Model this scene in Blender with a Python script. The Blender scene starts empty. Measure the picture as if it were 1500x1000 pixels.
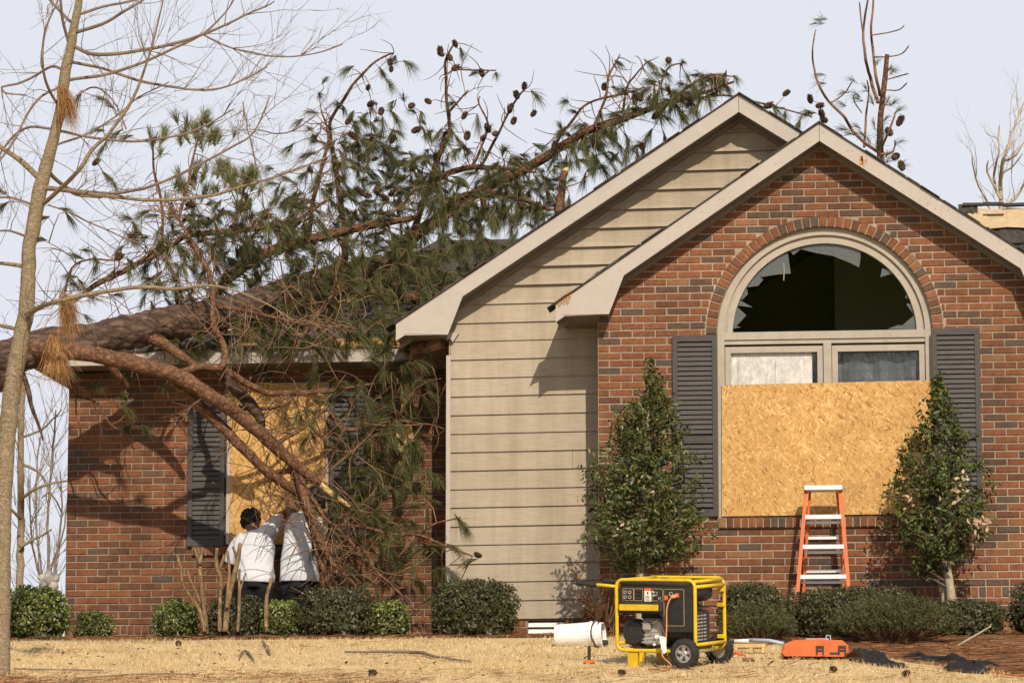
import bpy, bmesh, math, random
import numpy as np
from mathutils import Vector, Matrix, noise

# ------------------------------------------------------------------ camera, world, sun, exposure
SC = bpy.context.scene
COL = SC.collection
RAD = math.radians
F_PX = 5160.0                                   # focal length for a 1500 px wide picture
PITCH = math.atan(765.0 / F_PX)
YAW = math.atan(550.0 * math.cos(PITCH) / F_PX)
CAM = Vector((0.0, -31.0, -1.97))
cd = bpy.data.cameras.new('camera')
cam = bpy.data.objects.new('camera', cd)
COL.objects.link(cam)
cd.sensor_width = 36.0
cd.lens = F_PX / 1500.0 * 36.0
cd.clip_start = 0.5
cd.clip_end = 3000.0
cam.location = CAM
cam.rotation_euler = (math.pi / 2 + PITCH, 0.0, YAW)
SC.camera = cam

SUN_A, SUN_B = 0.294, 0.734                     # light runs (-A, 1, -B)
SUN_EL = math.atan(SUN_B / math.hypot(1.0, SUN_A))
SUN_AZ = math.atan2(SUN_A, 1.0)
w = bpy.data.worlds.new('World')
SC.world = w
w.use_nodes = True
nt = w.node_tree
bg = nt.nodes['Background']
sky = nt.nodes.new('ShaderNodeTexSky')
sky.sky_type = 'NISHITA'
sky.sun_disc = False
sky.sun_elevation = SUN_EL
sky.sun_rotation = math.pi - SUN_AZ
sky.air_density = 1.0
sky.dust_density = 4.0
sky.ozone_density = 1.5
veil = nt.nodes.new('ShaderNodeMix')            # pale winter haze: dense near the horizon, thinner overhead
veil.data_type = 'RGBA'
veil.inputs['B'].default_value = (8.8, 9.05, 9.9, 1)
tc = nt.nodes.new('ShaderNodeTexCoord')
sx_ = nt.nodes.new('ShaderNodeSeparateXYZ')
nt.links.new(tc.outputs['Generated'], sx_.inputs[0])
hz = nt.nodes.new('ShaderNodeMapRange')
hz.interpolation_type = 'SMOOTHSTEP'
hz.inputs['From Min'].default_value = 0.20
hz.inputs['From Max'].default_value = 0.95
hz.inputs['To Min'].default_value = 0.97
hz.inputs['To Max'].default_value = 0.10
nt.links.new(sx_.outputs['Z'], hz.inputs['Value'])
nt.links.new(hz.outputs[0], veil.inputs['Factor'])
nt.links.new(sky.outputs[0], veil.inputs['A'])
nt.links.new(veil.outputs['Result'], bg.inputs[0])
bg.inputs[1].default_value = 0.09

sd = bpy.data.lights.new('sun', 'SUN')
sun = bpy.data.objects.new('sun', sd)
COL.objects.link(sun)
sd.energy = 5.0
sd.angle = RAD(0.53)
sd.color = (1.0, 0.87, 0.70)
sun.location = (8, -30, 25)
sun.rotation_euler = Vector((-SUN_A, 1.0, -SUN_B)).to_track_quat('-Z', 'Y').to_euler()
SC.view_settings.view_transform = 'Standard'
SC.view_settings.look = 'None'
SC.view_settings.exposure = 0.0
SC.view_settings.gamma = 1.0
SC.cycles.max_bounces = 6
SC.cycles.transparent_max_bounces = 12

# ------------------------------------------------------------------ helpers
_R = Vector((math.cos(YAW), math.sin(YAW), 0))
_F = Vector((-math.sin(YAW) * math.cos(PITCH), math.cos(YAW) * math.cos(PITCH), math.sin(PITCH)))
_U = Vector((math.sin(YAW) * math.sin(PITCH), -math.cos(YAW) * math.sin(PITCH), math.cos(PITCH)))
rnd = random.Random(11)
nrg = np.random.default_rng(5)


def at(u, v, Y):
    """world point that lies on the vertical plane y = Y on the sight line of photo pixel (u, v)"""
    d = _F * F_PX + _R * (u - 750.0) - _U * (v - 500.0)
    return CAM + d * ((Y - CAM.y) / d.y)


def proj(p):
    q = Vector(p) - CAM
    k = F_PX / q.dot(_F)
    return 750 + q.dot(_R) * k, 500 - q.dot(_U) * k


def scl(p):
    return F_PX / (Vector(p) - CAM).dot(_F)


def ground_z(x, y):
    s = y + 1.2
    if s < 0:
        z = -0.09 + 0.132 * s
        if y < -14:
            z = -0.09 + 0.132 * (-12.8) + 0.13 * (y + 14)
            z = max(z, -3.75)
    else:
        z = -0.09 + 0.14 * (1 - math.exp(-s * 0.132 / 0.14))
    return z + 0.012 * noise.noise(Vector((x * 1.3, y * 1.3, 0)))


def on_ground(u, v):
    lo, hi = -12.0, 1.0
    for k in range(400):
        y = lo + (hi - lo) * k / 399.0
        p = at(u, v, y)
        if ground_z(p.x, p.y) >= p.z:
            return Vector((p.x, p.y, ground_z(p.x, p.y)))
    p = at(u, v, -1.2)
    return Vector((p.x, p.y, ground_z(p.x, p.y)))


class MB:
    def __init__(s):
        s.v, s.f, s.m = [], [], []

    def add(s, vs, fs, mi=0):
        o = len(s.v)
        s.v += [tuple(q) for q in vs]
        s.f += [tuple(i + o for i in q) for q in fs]
        s.m += [mi] * len(fs)

    def box(s, x0, x1, y0, y1, z0, z1, mi=0):
        s.add([(x0, y0, z0), (x1, y0, z0), (x1, y1, z0), (x0, y1, z0),
               (x0, y0, z1), (x1, y0, z1), (x1, y1, z1), (x0, y1, z1)],
              [(0, 3, 2, 1), (4, 5, 6, 7), (0, 1, 5, 4), (1, 2, 6, 5), (2, 3, 7, 6), (3, 0, 4, 7)], mi)

    def cbox(s, x0, x1, y0, y1, z0, z1, c, mi=0):
        """box whose edges on all sides are chamfered by c"""
        pts = []
        for z, i in ((z0, c), (z0 + c, 0), (z1 - c, 0), (z1, c)):
            a, b, d, e = x0 + i, x1 - i, y0 + i, y1 - i
            k = c
            pts.append([(a + k, d, z), (b - k, d, z), (b, d + k, z), (b, e - k, z),
                        (b - k, e, z), (a + k, e, z), (a, e - k, z), (a, d + k, z)])
        s.rings(pts, mi)

    def rings(s, rs, mi=0, caps=True, closed=True):
        o = len(s.v)
        n = len(rs[0])
        for r in rs:
            s.v += [tuple(q) for q in r]
        for i in range(len(rs) - 1):
            for j in range(n if closed else n - 1):
                k = (j + 1) % n
                s.f.append((o + i * n + j, o + i * n + k, o + (i + 1) * n + k, o + (i + 1) * n + j))
                s.m.append(mi)
        if caps:
            s.f.append(tuple(o + j for j in reversed(range(n))))
            s.m.append(mi)
            s.f.append(tuple(o + (len(rs) - 1) * n + j for j in range(n)))
            s.m.append(mi)

    def prism(s, poly, y0, y1, mi=0):
        """polygon of (x, z) pairs, counter-clockwise seen from -y, given thickness along y"""
        n = len(poly)
        a = sum(poly[i][0] * poly[(i + 1) % n][1] - poly[(i + 1) % n][0] * poly[i][1] for i in range(n))
        if a < 0:
            poly = poly[::-1]
        vs = [(x, y0, z) for x, z in poly] + [(x, y1, z) for x, z in poly]
        fs = [tuple(range(n)), tuple(reversed(range(n, 2 * n)))]
        fs += [(i, i + n, (i + 1) % n + n, (i + 1) % n) for i in range(n)]
        s.add(vs, fs, mi)

    def tube(s, path, rad, sides=8, mi=0, lump=0.0, seed=0, caps=True):
        P = [Vector(p) for p in path]
        n = len(P)
        if not hasattr(rad, '__len__'):
            rad = [rad] * n
        t0 = (P[1] - P[0]).normalized()
        up = Vector((0, 0, 1)) if abs(t0.z) < 0.9 else Vector((1, 0, 0))
        a = t0.cross(up).normalized()
        rs = []
        for i in range(n):
            t = (P[min(i + 1, n - 1)] - P[max(i - 1, 0)]).normalized()
            a = (a - t * a.dot(t))
            a = a.normalized() if a.length > 1e-6 else t.orthogonal().normalized()
            b = t.cross(a)
            ring = []
            for j in range(sides):
                th = 2 * math.pi * j / sides
                r = rad[i]
                d = a * math.cos(th) + b * math.sin(th)
                if lump:
                    q = P[i] + d * r
                    r *= 1 + lump * noise.noise(Vector((q.x * 9 + seed, q.y * 9, q.z * 9))) \
                        + lump * 0.6 * noise.noise(Vector((q.x * 31 + seed, q.y * 31, q.z * 31)))
                ring.append(P[i] + d * r)
            rs.append(ring)
        s.rings(rs, mi, caps)

    def lathe(s, prof, c, axis=(0, 0, 1), sides=16, mi=0, caps=True):
        """prof: (radius, height along axis)"""
        ax = Vector(axis).normalized()
        a = ax.orthogonal().normalized()
        b = ax.cross(a)
        c = Vector(c)
        rs = []
        for r, h in prof:
            rs.append([c + ax * h + (a * math.cos(2 * math.pi * j / sides) + b * math.sin(2 * math.pi * j / sides)) * max(r, 1e-5)
                       for j in range(sides)])
        s.rings(rs, mi, caps)

    def build(s, name, mats, parent=None, smooth=False, local=False):
        if not isinstance(mats, (list, tuple)):
            mats = [mats]
        off = Vector((0, 0, 0))
        if parent is not None and not local:
            q = parent
            while q is not None:
                off += q.location
                q = q.parent
        me = bpy.data.meshes.new(name)
        me.from_pydata([(x - off.x, y - off.y, z - off.z) for x, y, z in s.v], [], s.f)
        for m in mats:
            me.materials.append(m)
        if len(mats) > 1:
            me.polygons.foreach_set('material_index', s.m)
        if smooth:
            me.polygons.foreach_set('use_smooth', [True] * len(me.polygons))
        me.update()
        return link(name, me, parent)


def link(name, me, parent=None):
    o = bpy.data.objects.new(name, me)
    COL.objects.link(o)
    if parent is not None:
        o.parent = parent
    return o


def thing(name, loc, label, cat, group=None):
    o = bpy.data.objects.new(name, None)
    COL.objects.link(o)
    o.location = loc
    o.empty_display_size = 0.2
    return tag(o, label, cat, group)


def tag(o, label=None, cat=None, group=None, kind=None):
    if label:
        o['label'] = label
    if cat:
        o['category'] = cat
    if group:
        o['group'] = group
    if kind:
        o['kind'] = kind
    return o


def np_mesh(name, V, quads, mat, parent=None, tris=False):
    """fast mesh from numpy: V (n,3), faces (m,k)"""
    off = np.zeros(3)
    q = parent
    while q is not None:
        off += np.array(q.location)
        q = q.parent
    V = np.asarray(V, dtype=np.float32) - off.astype(np.float32)
    Fc = np.asarray(quads, dtype=np.int32)
    k = Fc.shape[1]
    me = bpy.data.meshes.new(name)
    me.vertices.add(len(V))
    me.vertices.foreach_set('co', V.ravel())
    me.loops.add(Fc.size)
    me.loops.foreach_set('vertex_index', Fc.ravel())
    me.polygons.add(len(Fc))
    me.polygons.foreach_set('loop_start', np.arange(len(Fc), dtype=np.int32) * k)
    me.polygons.foreach_set('loop_total', np.full(len(Fc), k, dtype=np.int32))
    me.update(calc_edges=True)
    me.validate()
    me.materials.append(mat)
    return link(name, me, parent)


def smooth_path(pts, step=0.05, jit=0.0, seed=0):
    """Catmull-Rom through (point, radius) pairs"""
    P = [Vector(p) for p, r in pts]
    Rr = [r for p, r in pts]
    out, rad = [], []
    n = len(P)
    for i in range(n - 1):
        p0, p1, p2, p3 = P[max(i - 1, 0)], P[i], P[i + 1], P[min(i + 2, n - 1)]
        k = max(2, int((p2 - p1).length / step))
        for j in range(k):
            t = j / k
            q = 0.5 * ((2 * p1) + (p2 - p0) * t + (2 * p0 - 5 * p1 + 4 * p2 - p3) * t * t + (3 * p1 - p0 - 3 * p2 + p3) * t ** 3)
            out.append(q)
            rad.append(Rr[i] * (1 - t) + Rr[i + 1] * t)
    out.append(P[-1])
    rad.append(Rr[-1])
    if jit:
        for i, q in enumerate(out[1:-1], 1):
            out[i] = q + Vector((noise.noise(q * 5 + Vector((seed, 0, 0))), noise.noise(q * 5 + Vector((0, seed, 7))),
                                 noise.noise(q * 5 + Vector((3, 9, seed))))) * jit
    return out, rad


# ------------------------------------------------------------------ materials
def ramp(nt, fac, stops):
    r = nt.nodes.new('ShaderNodeValToRGB')
    el = r.color_ramp.elements
    while len(el) < len(stops):
        el.new(0.5)
    for e, (p, c) in zip(el, stops):
        e.position = p
        e.color = (c[0], c[1], c[2], 1)
    nt.links.new(fac, r.inputs[0])
    return r.outputs[0]


def nz(nt, scale, detail=4, rough=0.6, vec=None, dist=0.0):
    n = nt.nodes.new('ShaderNodeTexNoise')
    n.inputs['Scale'].default_value = scale
    n.inputs['Detail'].default_value = detail
    n.inputs['Roughness'].default_value = rough
    n.inputs['Distortion'].default_value = dist
    if vec is not None:
        nt.links.new(vec, n.inputs['Vector'])
    return n.outputs['Fac']


def mixc(nt, fac, a, b, mode='MIX'):
    m = nt.nodes.new('ShaderNodeMix')
    m.data_type = 'RGBA'
    m.blend_type = mode
    for s, v in (('Factor', fac), ('A', a), ('B', b)):
        if hasattr(v, 'is_output'):
            nt.links.new(v, m.inputs[s])
        else:
            m.inputs[s].default_value = v if s == 'Factor' else (v[0], v[1], v[2], 1)
    return m.outputs['Result']


def base_mat(name, rough=0.8, spec=0.3):
    m = bpy.data.materials.new(name)
    m.use_nodes = True
    nt = m.node_tree
    b = nt.nodes['Principled BSDF']
    b.inputs['Roughness'].default_value = rough
    b.inputs['Specular IOR Level'].default_value = spec
    g = nt.nodes.new('ShaderNodeNewGeometry')
    return m, nt, b, g


def scaled(nt, vec, s, rot=(0, 0, 0)):
    mp = nt.nodes.new('ShaderNodeMapping')
    mp.inputs['Scale'].default_value = s
    mp.inputs['Rotation'].default_value = rot
    nt.links.new(vec, mp.inputs[0])
    return mp.outputs[0]


def bump(nt, b, h, strength=0.4, dist=0.004):
    n = nt.nodes.new('ShaderNodeBump')
    n.inputs['Strength'].default_value = strength
    n.inputs['Distance'].default_value = dist
    nt.links.new(h, n.inputs['Height'])
    nt.links.new(n.outputs[0], b.inputs['Normal'])


def mat_noise(name, c1, c2, scale=8, rough=0.8, spec=0.3, bs=0.3, bd=0.003, stretch=(1, 1, 1), fine=60, c3=None, metal=0.0, fc=0.35):
    m, nt, b, g = base_mat(name, rough, spec)
    v = scaled(nt, g.outputs['Position'], stretch)
    f = nz(nt, scale, 6, 0.65, v)
    st = [(0.3, c1), (0.7, c2)] if c3 is None else [(0.25, c1), (0.5, c2), (0.75, c3)]
    c = ramp(nt, f, st)
    f2 = nz(nt, fine, 3, 0.6, v)
    c = mixc(nt, fc, c, ramp(nt, f2, [(0.3, (0.55, 0.55, 0.55)), (0.7, (1.25, 1.25, 1.25))]), 'MULTIPLY')
    nt.links.new(c, b.inputs['Base Color'])
    b.inputs['Metallic'].default_value = metal
    if bs:
        bump(nt, b, f2, bs, bd)
    return m


def mat_island(name, cols, rough=0.7, spec=0.3, trans=0.0, scale=3.0, lo=0.7, hi=1.25):
    """each loose piece takes its own tone"""
    m, nt, b, g = base_mat(name, rough, spec)
    st = [((i + 0.5) / len(cols), c) for i, c in enumerate(cols)]
    c = ramp(nt, g.outputs['Random Per Island'], st)
    f = nz(nt, scale, 3, 0.6, g.outputs['Position'])
    c = mixc(nt, 1.0, c, ramp(nt, f, [(0.3, (lo, lo, lo)), (0.7, (hi, hi, hi))]), 'MULTIPLY')
    nt.links.new(c, b.inputs['Base Color'])
    if trans:
        t = nt.nodes.new('ShaderNodeBsdfTranslucent')
        nt.links.new(c, t.inputs['Color'])
        mx = nt.nodes.new('ShaderNodeMixShader')
        mx.inputs[0].default_value = trans
        nt.links.new(b.outputs[0], mx.inputs[1])
        nt.links.new(t.outputs[0], mx.inputs[2])
        nt.links.new(mx.outputs[0], nt.nodes['Material Output'].inputs['Surface'])
    return m


def mat_osb(name, dark=1.0):
    m, nt, b, g = base_mat(name, 0.75, 0.25)
    pos = g.outputs['Position']
    warp = nt.nodes.new('ShaderNodeTexNoise')
    warp.inputs['Scale'].default_value = 7.0
    warp.inputs['Detail'].default_value = 2.0
    nt.links.new(pos, warp.inputs['Vector'])
    mx = nt.nodes.new('ShaderNodeVectorMath')
    mx.operation = 'MULTIPLY_ADD'
    nt.links.new(warp.outputs['Color'], mx.inputs[0])
    mx.inputs[1].default_value = (0.035, 0.0, 0.035)
    nt.links.new(pos, mx.inputs[2])
    layers = []
    for k, (ang, sx) in enumerate(((0.25, 21), (1.35, 24), (-0.8, 22))):
        v = scaled(nt, scaled(nt, mx.outputs[0], (1, 1, 1), (0, ang, 0)), (sx, 0.01, sx * 3.6))
        vo = nt.nodes.new('ShaderNodeTexVoronoi')
        vo.inputs['Scale'].default_value = 1.0
        nt.links.new(v, vo.inputs['Vector'])
        sep = nt.nodes.new('ShaderNodeSeparateColor')
        nt.links.new(vo.outputs['Color'], sep.inputs[0])
        layers.append((sep.outputs[0], sep.outputs[1]))
    cs = [ramp(nt, l[0], [(0.0, (0.25, 0.125, 0.036)), (0.10, (0.38, 0.212, 0.070)), (0.5, (0.455, 0.275, 0.098)), (0.85, (0.51, 0.33, 0.130)), (1.0, (0.58, 0.42, 0.205))]) for l in layers]
    g1 = ramp(nt, layers[1][1], [(0.49, (0, 0, 0)), (0.51, (1, 1, 1))])
    g2 = ramp(nt, layers[2][1], [(0.62, (0, 0, 0)), (0.64, (1, 1, 1))])
    c = mixc(nt, g1, cs[0], cs[1])
    c = mixc(nt, g2, c, cs[2])
    big = nz(nt, 2.2, 3, 0.6, pos)
    c = mixc(nt, 1.0, c, ramp(nt, big, [(0.3, (0.86 * dark, 0.83 * dark, 0.78 * dark)), (0.7, (1.08 * dark, 1.06 * dark, 1.02 * dark))]), 'MULTIPLY')
    nt.links.new(c, b.inputs['Base Color'])
    bump(nt, b, layers[0][0], 0.35, 0.0015)
    return m


def mat_glass(name, tint=(0.8, 0.85, 0.85), clear=0.6, rough=0.05):
    m = bpy.data.materials.new(name)
    m.use_nodes = True
    nt = m.node_tree
    b = nt.nodes['Principled BSDF']
    b.inputs['Base Color'].default_value = (*tint, 1)
    b.inputs['Roughness'].default_value = rough
    b.inputs['Specular IOR Level'].default_value = 0.8
    t = nt.nodes.new('ShaderNodeBsdfTransparent')
    f = nz(nt, 14, 5, 0.7)
    rr = ramp(nt, f, [(0.35, (clear + .12,) * 3), (0.75, (clear - .2,) * 3)])
    mx = nt.nodes.new('ShaderNodeMixShader')
    nt.links.new(rr, mx.inputs[0])
    nt.links.new(b.outputs[0], mx.inputs[1])
    nt.links.new(t.outputs[0], mx.inputs[2])
    nt.links.new(mx.outputs[0], nt.nodes['Material Output'].inputs['Surface'])
    return m


def mat_bark(name, c1, c2, c3, sc=14, bs=0.8, bd=0.01, stretch=(1, 1, 1)):
    m, nt, b, g = base_mat(name, 0.9, 0.15)
    v = scaled(nt, g.outputs['Position'], stretch)
    f = nz(nt, sc, 6, 0.7, v, 0.6)
    vo = nt.nodes.new('ShaderNodeTexVoronoi')
    vo.feature = 'DISTANCE_TO_EDGE'
    vo.inputs['Scale'].default_value = sc * 1.1
    nt.links.new(v, vo.inputs['Vector'])
    c = ramp(nt, f, [(0.28, c1), (0.5, c2), (0.72, c3)])
    c = mixc(nt, 0.55, c, ramp(nt, vo.outputs['Distance'], [(0.0, (0.35, 0.33, 0.32)), (0.22, (1.1, 1.1, 1.1))]), 'MULTIPLY')
    nt.links.new(c, b.inputs['Base Color'])
    ad = nt.nodes.new('ShaderNodeMath')
    ad.operation = 'ADD'
    nt.links.new(f, ad.inputs[0])
    nt.links.new(vo.outputs['Distance'], ad.inputs[1])
    bump(nt, b, ad.outputs[0], bs, bd)
    return m


def weather(m):
    """large uneven soot and damp patches across a masonry surface"""
    nt = m.node_tree
    b = nt.nodes['Principled BSDF']
    src = b.inputs['Base Color'].links[0].from_socket
    g = nt.nodes.new('ShaderNodeNewGeometry')
    f = nz(nt, 0.9, 5, 0.7, scaled(nt, g.outputs['Position'], (1.6, 1, 0.8)))
    c = mixc(nt, 1.0, src, ramp(nt, f, [(0.30, (0.70, 0.70, 0.72)), (0.62, (1.12, 1.10, 1.08))]), 'MULTIPLY')
    nt.links.new(c, b.inputs['Base Color'])


M = {}
BR = {'a': ((0.145, 0.060, 0.031), (0.232, 0.099, 0.049)), 'b': ((0.118, 0.050, 0.028), (0.198, 0.083, 0.043)),
      'c': ((0.084, 0.041, 0.026), (0.150, 0.069, 0.040)), 'd': ((0.066, 0.045, 0.034), (0.130, 0.076, 0.052)),
      'e': ((0.064, 0.051, 0.042), (0.110, 0.082, 0.063)), 'f': ((0.165, 0.085, 0.044), (0.25, 0.130, 0.065))}
for k, (c1, c2) in BR.items():
    M['brick_' + k] = mat_noise('brick_' + k, c1, c2, 22, 0.9, 0.15, 0.6, 0.004, (1, 1, 1), 90)
BK = ['brick_a', 'brick_b', 'brick_c', 'brick_d', 'brick_e', 'brick_f']
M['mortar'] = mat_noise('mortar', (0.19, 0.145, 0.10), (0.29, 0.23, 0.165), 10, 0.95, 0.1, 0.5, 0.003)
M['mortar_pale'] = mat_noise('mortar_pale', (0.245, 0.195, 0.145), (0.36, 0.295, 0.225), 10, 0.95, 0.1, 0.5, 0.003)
def mat_siding():
    m, nt, b, g = base_mat('siding', 0.75, 0.25)
    pos = g.outputs['Position']
    grain = nz(nt, 16, 5, 0.6, scaled(nt, pos, (0.5, 1, 6)))
    c = ramp(nt, grain, [(0.3, (0.285, 0.242, 0.190)), (0.7, (0.345, 0.296, 0.235))])
    st = nz(nt, 2.2, 5, 0.7, scaled(nt, pos, (3.5, 1, 0.35)))
    c = mixc(nt, 1.0, c, ramp(nt, st, [(0.32, (0.86, 0.84, 0.80)), (0.6, (1.04, 1.04, 1.04))]), 'MULTIPLY')
    bl = nz(nt, 1.1, 3, 0.6, pos)
    c = mixc(nt, 1.0, c, ramp(nt, bl, [(0.3, (0.90, 0.89, 0.86)), (0.7, (1.05, 1.05, 1.05))]), 'MULTIPLY')
    nt.links.new(c, b.inputs['Base Color'])
    bump(nt, b, grain, 0.35, 0.0025)
    return m


M['siding'] = mat_siding()
for k in BK + ['mortar', 'mortar_pale']:
    weather(M[k])
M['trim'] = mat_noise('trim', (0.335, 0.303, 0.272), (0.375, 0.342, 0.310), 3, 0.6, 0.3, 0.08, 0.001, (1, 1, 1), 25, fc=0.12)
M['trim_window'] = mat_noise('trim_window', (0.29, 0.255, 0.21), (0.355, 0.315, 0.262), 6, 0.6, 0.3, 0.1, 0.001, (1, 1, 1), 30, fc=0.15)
M['soffit'] = mat_noise('soffit', (0.16, 0.135, 0.11), (0.21, 0.18, 0.145), 4, 0.8, 0.2, 0.2, 0.002)  # same beige paint as the trim, with the eave shade put into the colour
M['shingle'] = mat_island('shingle', [(0.045, 0.043, 0.042), (0.07, 0.066, 0.062), (0.10, 0.095, 0.09), (0.06, 0.057, 0.055)], 0.9, 0.15, 0, 30, 0.6, 1.3)
M['roofing'] = mat_noise('roofing', (0.035, 0.032, 0.03), (0.085, 0.078, 0.07), 20, 0.9, 0.15, 0.6, 0.006)
M['shutter'] = mat_noise('shutter', (0.041, 0.038, 0.038), (0.064, 0.058, 0.057), 9, 0.6, 0.3, 0.2, 0.002, (1, 1, 4))
M['osb'] = mat_osb('osb')
M['deck'] = mat_osb('deck', 1.05)
M['glass'] = mat_glass('glass', (0.12, 0.14, 0.15), 0.90)
M['shard'] = mat_glass('shard', (0.15, 0.165, 0.165), 0.58, 0.06)
M['room'] = mat_noise('room', (0.30, 0.36, 0.20), (0.34, 0.40, 0.23), 2, 0.9, 0.1, 0)
M['white_paint'] = mat_noise('white_paint', (0.629, 0.612, 0.578), (0.697, 0.680, 0.654), 4, 0.5, 0.4, 0.1, 0.001)
M['sheet_grey'] = mat_noise('sheet_grey', (0.045, 0.055, 0.065), (0.10, 0.115, 0.13), 3.5, 0.35, 0.5, 0.6, 0.02, (1, 1, 1), 9)
M['raw_wood'] = mat_noise('raw_wood', (0.416, 0.264, 0.104), (0.576, 0.416, 0.200), 6, 0.8, 0.2, 0.4, 0.004, (5, 5, 0.6), 60)
M['old_wood'] = mat_noise('old_wood', (0.14, 0.075, 0.045), (0.24, 0.13, 0.08), 6, 0.85, 0.2, 0.4, 0.004, (5, 5, 0.6), 60)
M['rust'] = mat_noise('rust', (0.34, 0.13, 0.04), (0.5, 0.3, 0.14), 40, 0.9, 0.1, 0.5, 0.003, (3, 1, 0.5))
M['lawn'] = mat_noise('lawn', (0.40, 0.29, 0.145), (0.56, 0.43, 0.235), 1.6, 0.95, 0.05, 0.8, 0.02, (1, 1, 1), 45, (0.64, 0.50, 0.29))
M['mulch'] = mat_noise('mulch', (0.10, 0.05, 0.028), (0.20, 0.10, 0.05), 6, 0.95, 0.05, 1.0, 0.03, (1, 1, 1), 40, (0.30, 0.17, 0.085))
M['grass'] = mat_island('grass', [(0.56, 0.42, 0.22), (0.68, 0.53, 0.30), (0.76, 0.62, 0.38), (0.48, 0.34, 0.165), (0.72, 0.56, 0.32)], 0.85, 0.1, 0.3, 1.1, 0.82, 1.12)
M['straw'] = mat_island('straw', [(0.20, 0.085, 0.035), (0.34, 0.16, 0.065), (0.42, 0.22, 0.10), (0.14, 0.06, 0.03)], 0.85, 0.2)
M['needle'] = mat_island('needle', [(0.05, 0.058, 0.02), (0.08, 0.088, 0.027), (0.12, 0.124, 0.040), (0.165, 0.155, 0.06), (0.065, 0.072, 0.026)], 0.55, 0.3, 0.25, 2.0)
M['needle_fresh'] = mat_island('needle_fresh', [(0.10, 0.12, 0.032), (0.14, 0.155, 0.045), (0.18, 0.185, 0.065)], 0.5, 0.4, 0.25, 2.0)
M['needle_dead'] = mat_island('needle_dead', [(0.315, 0.158, 0.056), (0.390, 0.217, 0.083), (0.255, 0.112, 0.041), (0.435, 0.270, 0.120)], 0.7, 0.3, 0.2, 3.0)
M['pine_bark'] = mat_bark('pine_bark', (0.03, 0.022, 0.018), (0.105, 0.068, 0.050), (0.20, 0.135, 0.10), 8, 1.0, 0.05, (0.7, 1, 1.4))
M['limb_bark'] = mat_bark('limb_bark', (0.055, 0.032, 0.022), (0.145, 0.075, 0.043), (0.25, 0.145, 0.088), 17, 1.0, 0.018)
M['twig_bark'] = mat_noise('twig_bark', (0.085, 0.045, 0.028), (0.26, 0.15, 0.085), 5, 0.85, 0.2, 0.3, 0.003)
M['young_bark'] = mat_bark('young_bark', (0.131, 0.102, 0.066), (0.230, 0.180, 0.115), (0.328, 0.271, 0.184), 26, 0.45, 0.006, (1, 1, 2.2))
M['grey_twig'] = mat_noise('grey_twig', (0.13, 0.095, 0.075), (0.24, 0.185, 0.145), 10, 0.85, 0.2, 0.3, 0.003)
M['pale_bark'] = mat_noise('pale_bark', (0.255, 0.210, 0.143), (0.390, 0.338, 0.247), 14, 0.85, 0.2, 0.4, 0.004)
M['tan_bark'] = mat_bark('tan_bark', (0.10, 0.065, 0.035), (0.22, 0.15, 0.08), (0.33, 0.24, 0.135), 30, 0.6, 0.008, (1, 1, 0.4))
M['cone'] = mat_island('cone', [(0.033, 0.019, 0.013), (0.060, 0.033, 0.020), (0.096, 0.054, 0.033)], 0.85, 0.2)
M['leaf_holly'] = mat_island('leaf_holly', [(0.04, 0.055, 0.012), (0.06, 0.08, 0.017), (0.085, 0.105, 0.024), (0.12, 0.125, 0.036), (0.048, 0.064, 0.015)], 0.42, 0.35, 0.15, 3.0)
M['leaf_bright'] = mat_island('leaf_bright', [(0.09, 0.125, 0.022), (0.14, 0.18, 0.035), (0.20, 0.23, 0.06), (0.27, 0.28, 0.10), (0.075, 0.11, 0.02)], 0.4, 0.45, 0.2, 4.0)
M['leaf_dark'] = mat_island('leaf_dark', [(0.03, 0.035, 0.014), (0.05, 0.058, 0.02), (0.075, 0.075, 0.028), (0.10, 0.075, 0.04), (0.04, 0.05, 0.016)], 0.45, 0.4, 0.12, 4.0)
M['leaf_box'] = mat_island('leaf_box', [(0.030, 0.038, 0.012), (0.05, 0.06, 0.017), (0.075, 0.083, 0.025), (0.10, 0.082, 0.037), (0.038, 0.047, 0.015)], 0.45, 0.4, 0.15, 4.0)
M['leaf_juniper'] = mat_island('leaf_juniper', [(0.05, 0.066, 0.022), (0.075, 0.092, 0.03), (0.10, 0.112, 0.04), (0.12, 0.105, 0.05)], 0.6, 0.25, 0.2, 4.0)
M['leaf_dry'] = mat_island('leaf_dry', [(0.434, 0.315, 0.189), (0.504, 0.392, 0.266), (0.350, 0.231, 0.126)], 0.7, 0.3, 0.2)
M['leaf_brown'] = mat_island('leaf_brown', [(0.15, 0.07, 0.036), (0.11, 0.05, 0.03), (0.21, 0.105, 0.055)], 0.8, 0.2, 0.15)
M['yellow'] = mat_noise('yellow', (0.50, 0.33, 0.012), (0.70, 0.48, 0.016), 9, 0.45, 0.4, 0.05, 0.001, (1, 1, 1), 30, fc=0.25)
M['black_plastic'] = mat_noise('black_plastic', (0.012, 0.012, 0.013), (0.024, 0.023, 0.023), 18, 0.5, 0.45, 0.15, 0.002)
M['black_rubber'] = mat_noise('black_rubber', (0.016, 0.016, 0.016), (0.035, 0.033, 0.032), 20, 0.8, 0.3, 0.3, 0.003)
M['steel'] = mat_noise('steel', (0.42, 0.41, 0.39), (0.58, 0.57, 0.55), 10, 0.42, 0.5, 0.2, 0.002, (1, 1, 1), 50, None, 0.7)
M['cast_metal'] = mat_noise('cast_metal', (0.22, 0.21, 0.195), (0.55, 0.53, 0.50), 30, 0.45, 0.5, 0.6, 0.005, (1, 1, 1), 70, None, 0.4)
M['aluminium'] = mat_noise('aluminium', (0.66, 0.66, 0.66), (0.76, 0.76, 0.76), 8, 0.42, 0.5, 0.1, 0.001, (6, 1, 1), 60, None, 0.55)
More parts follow.
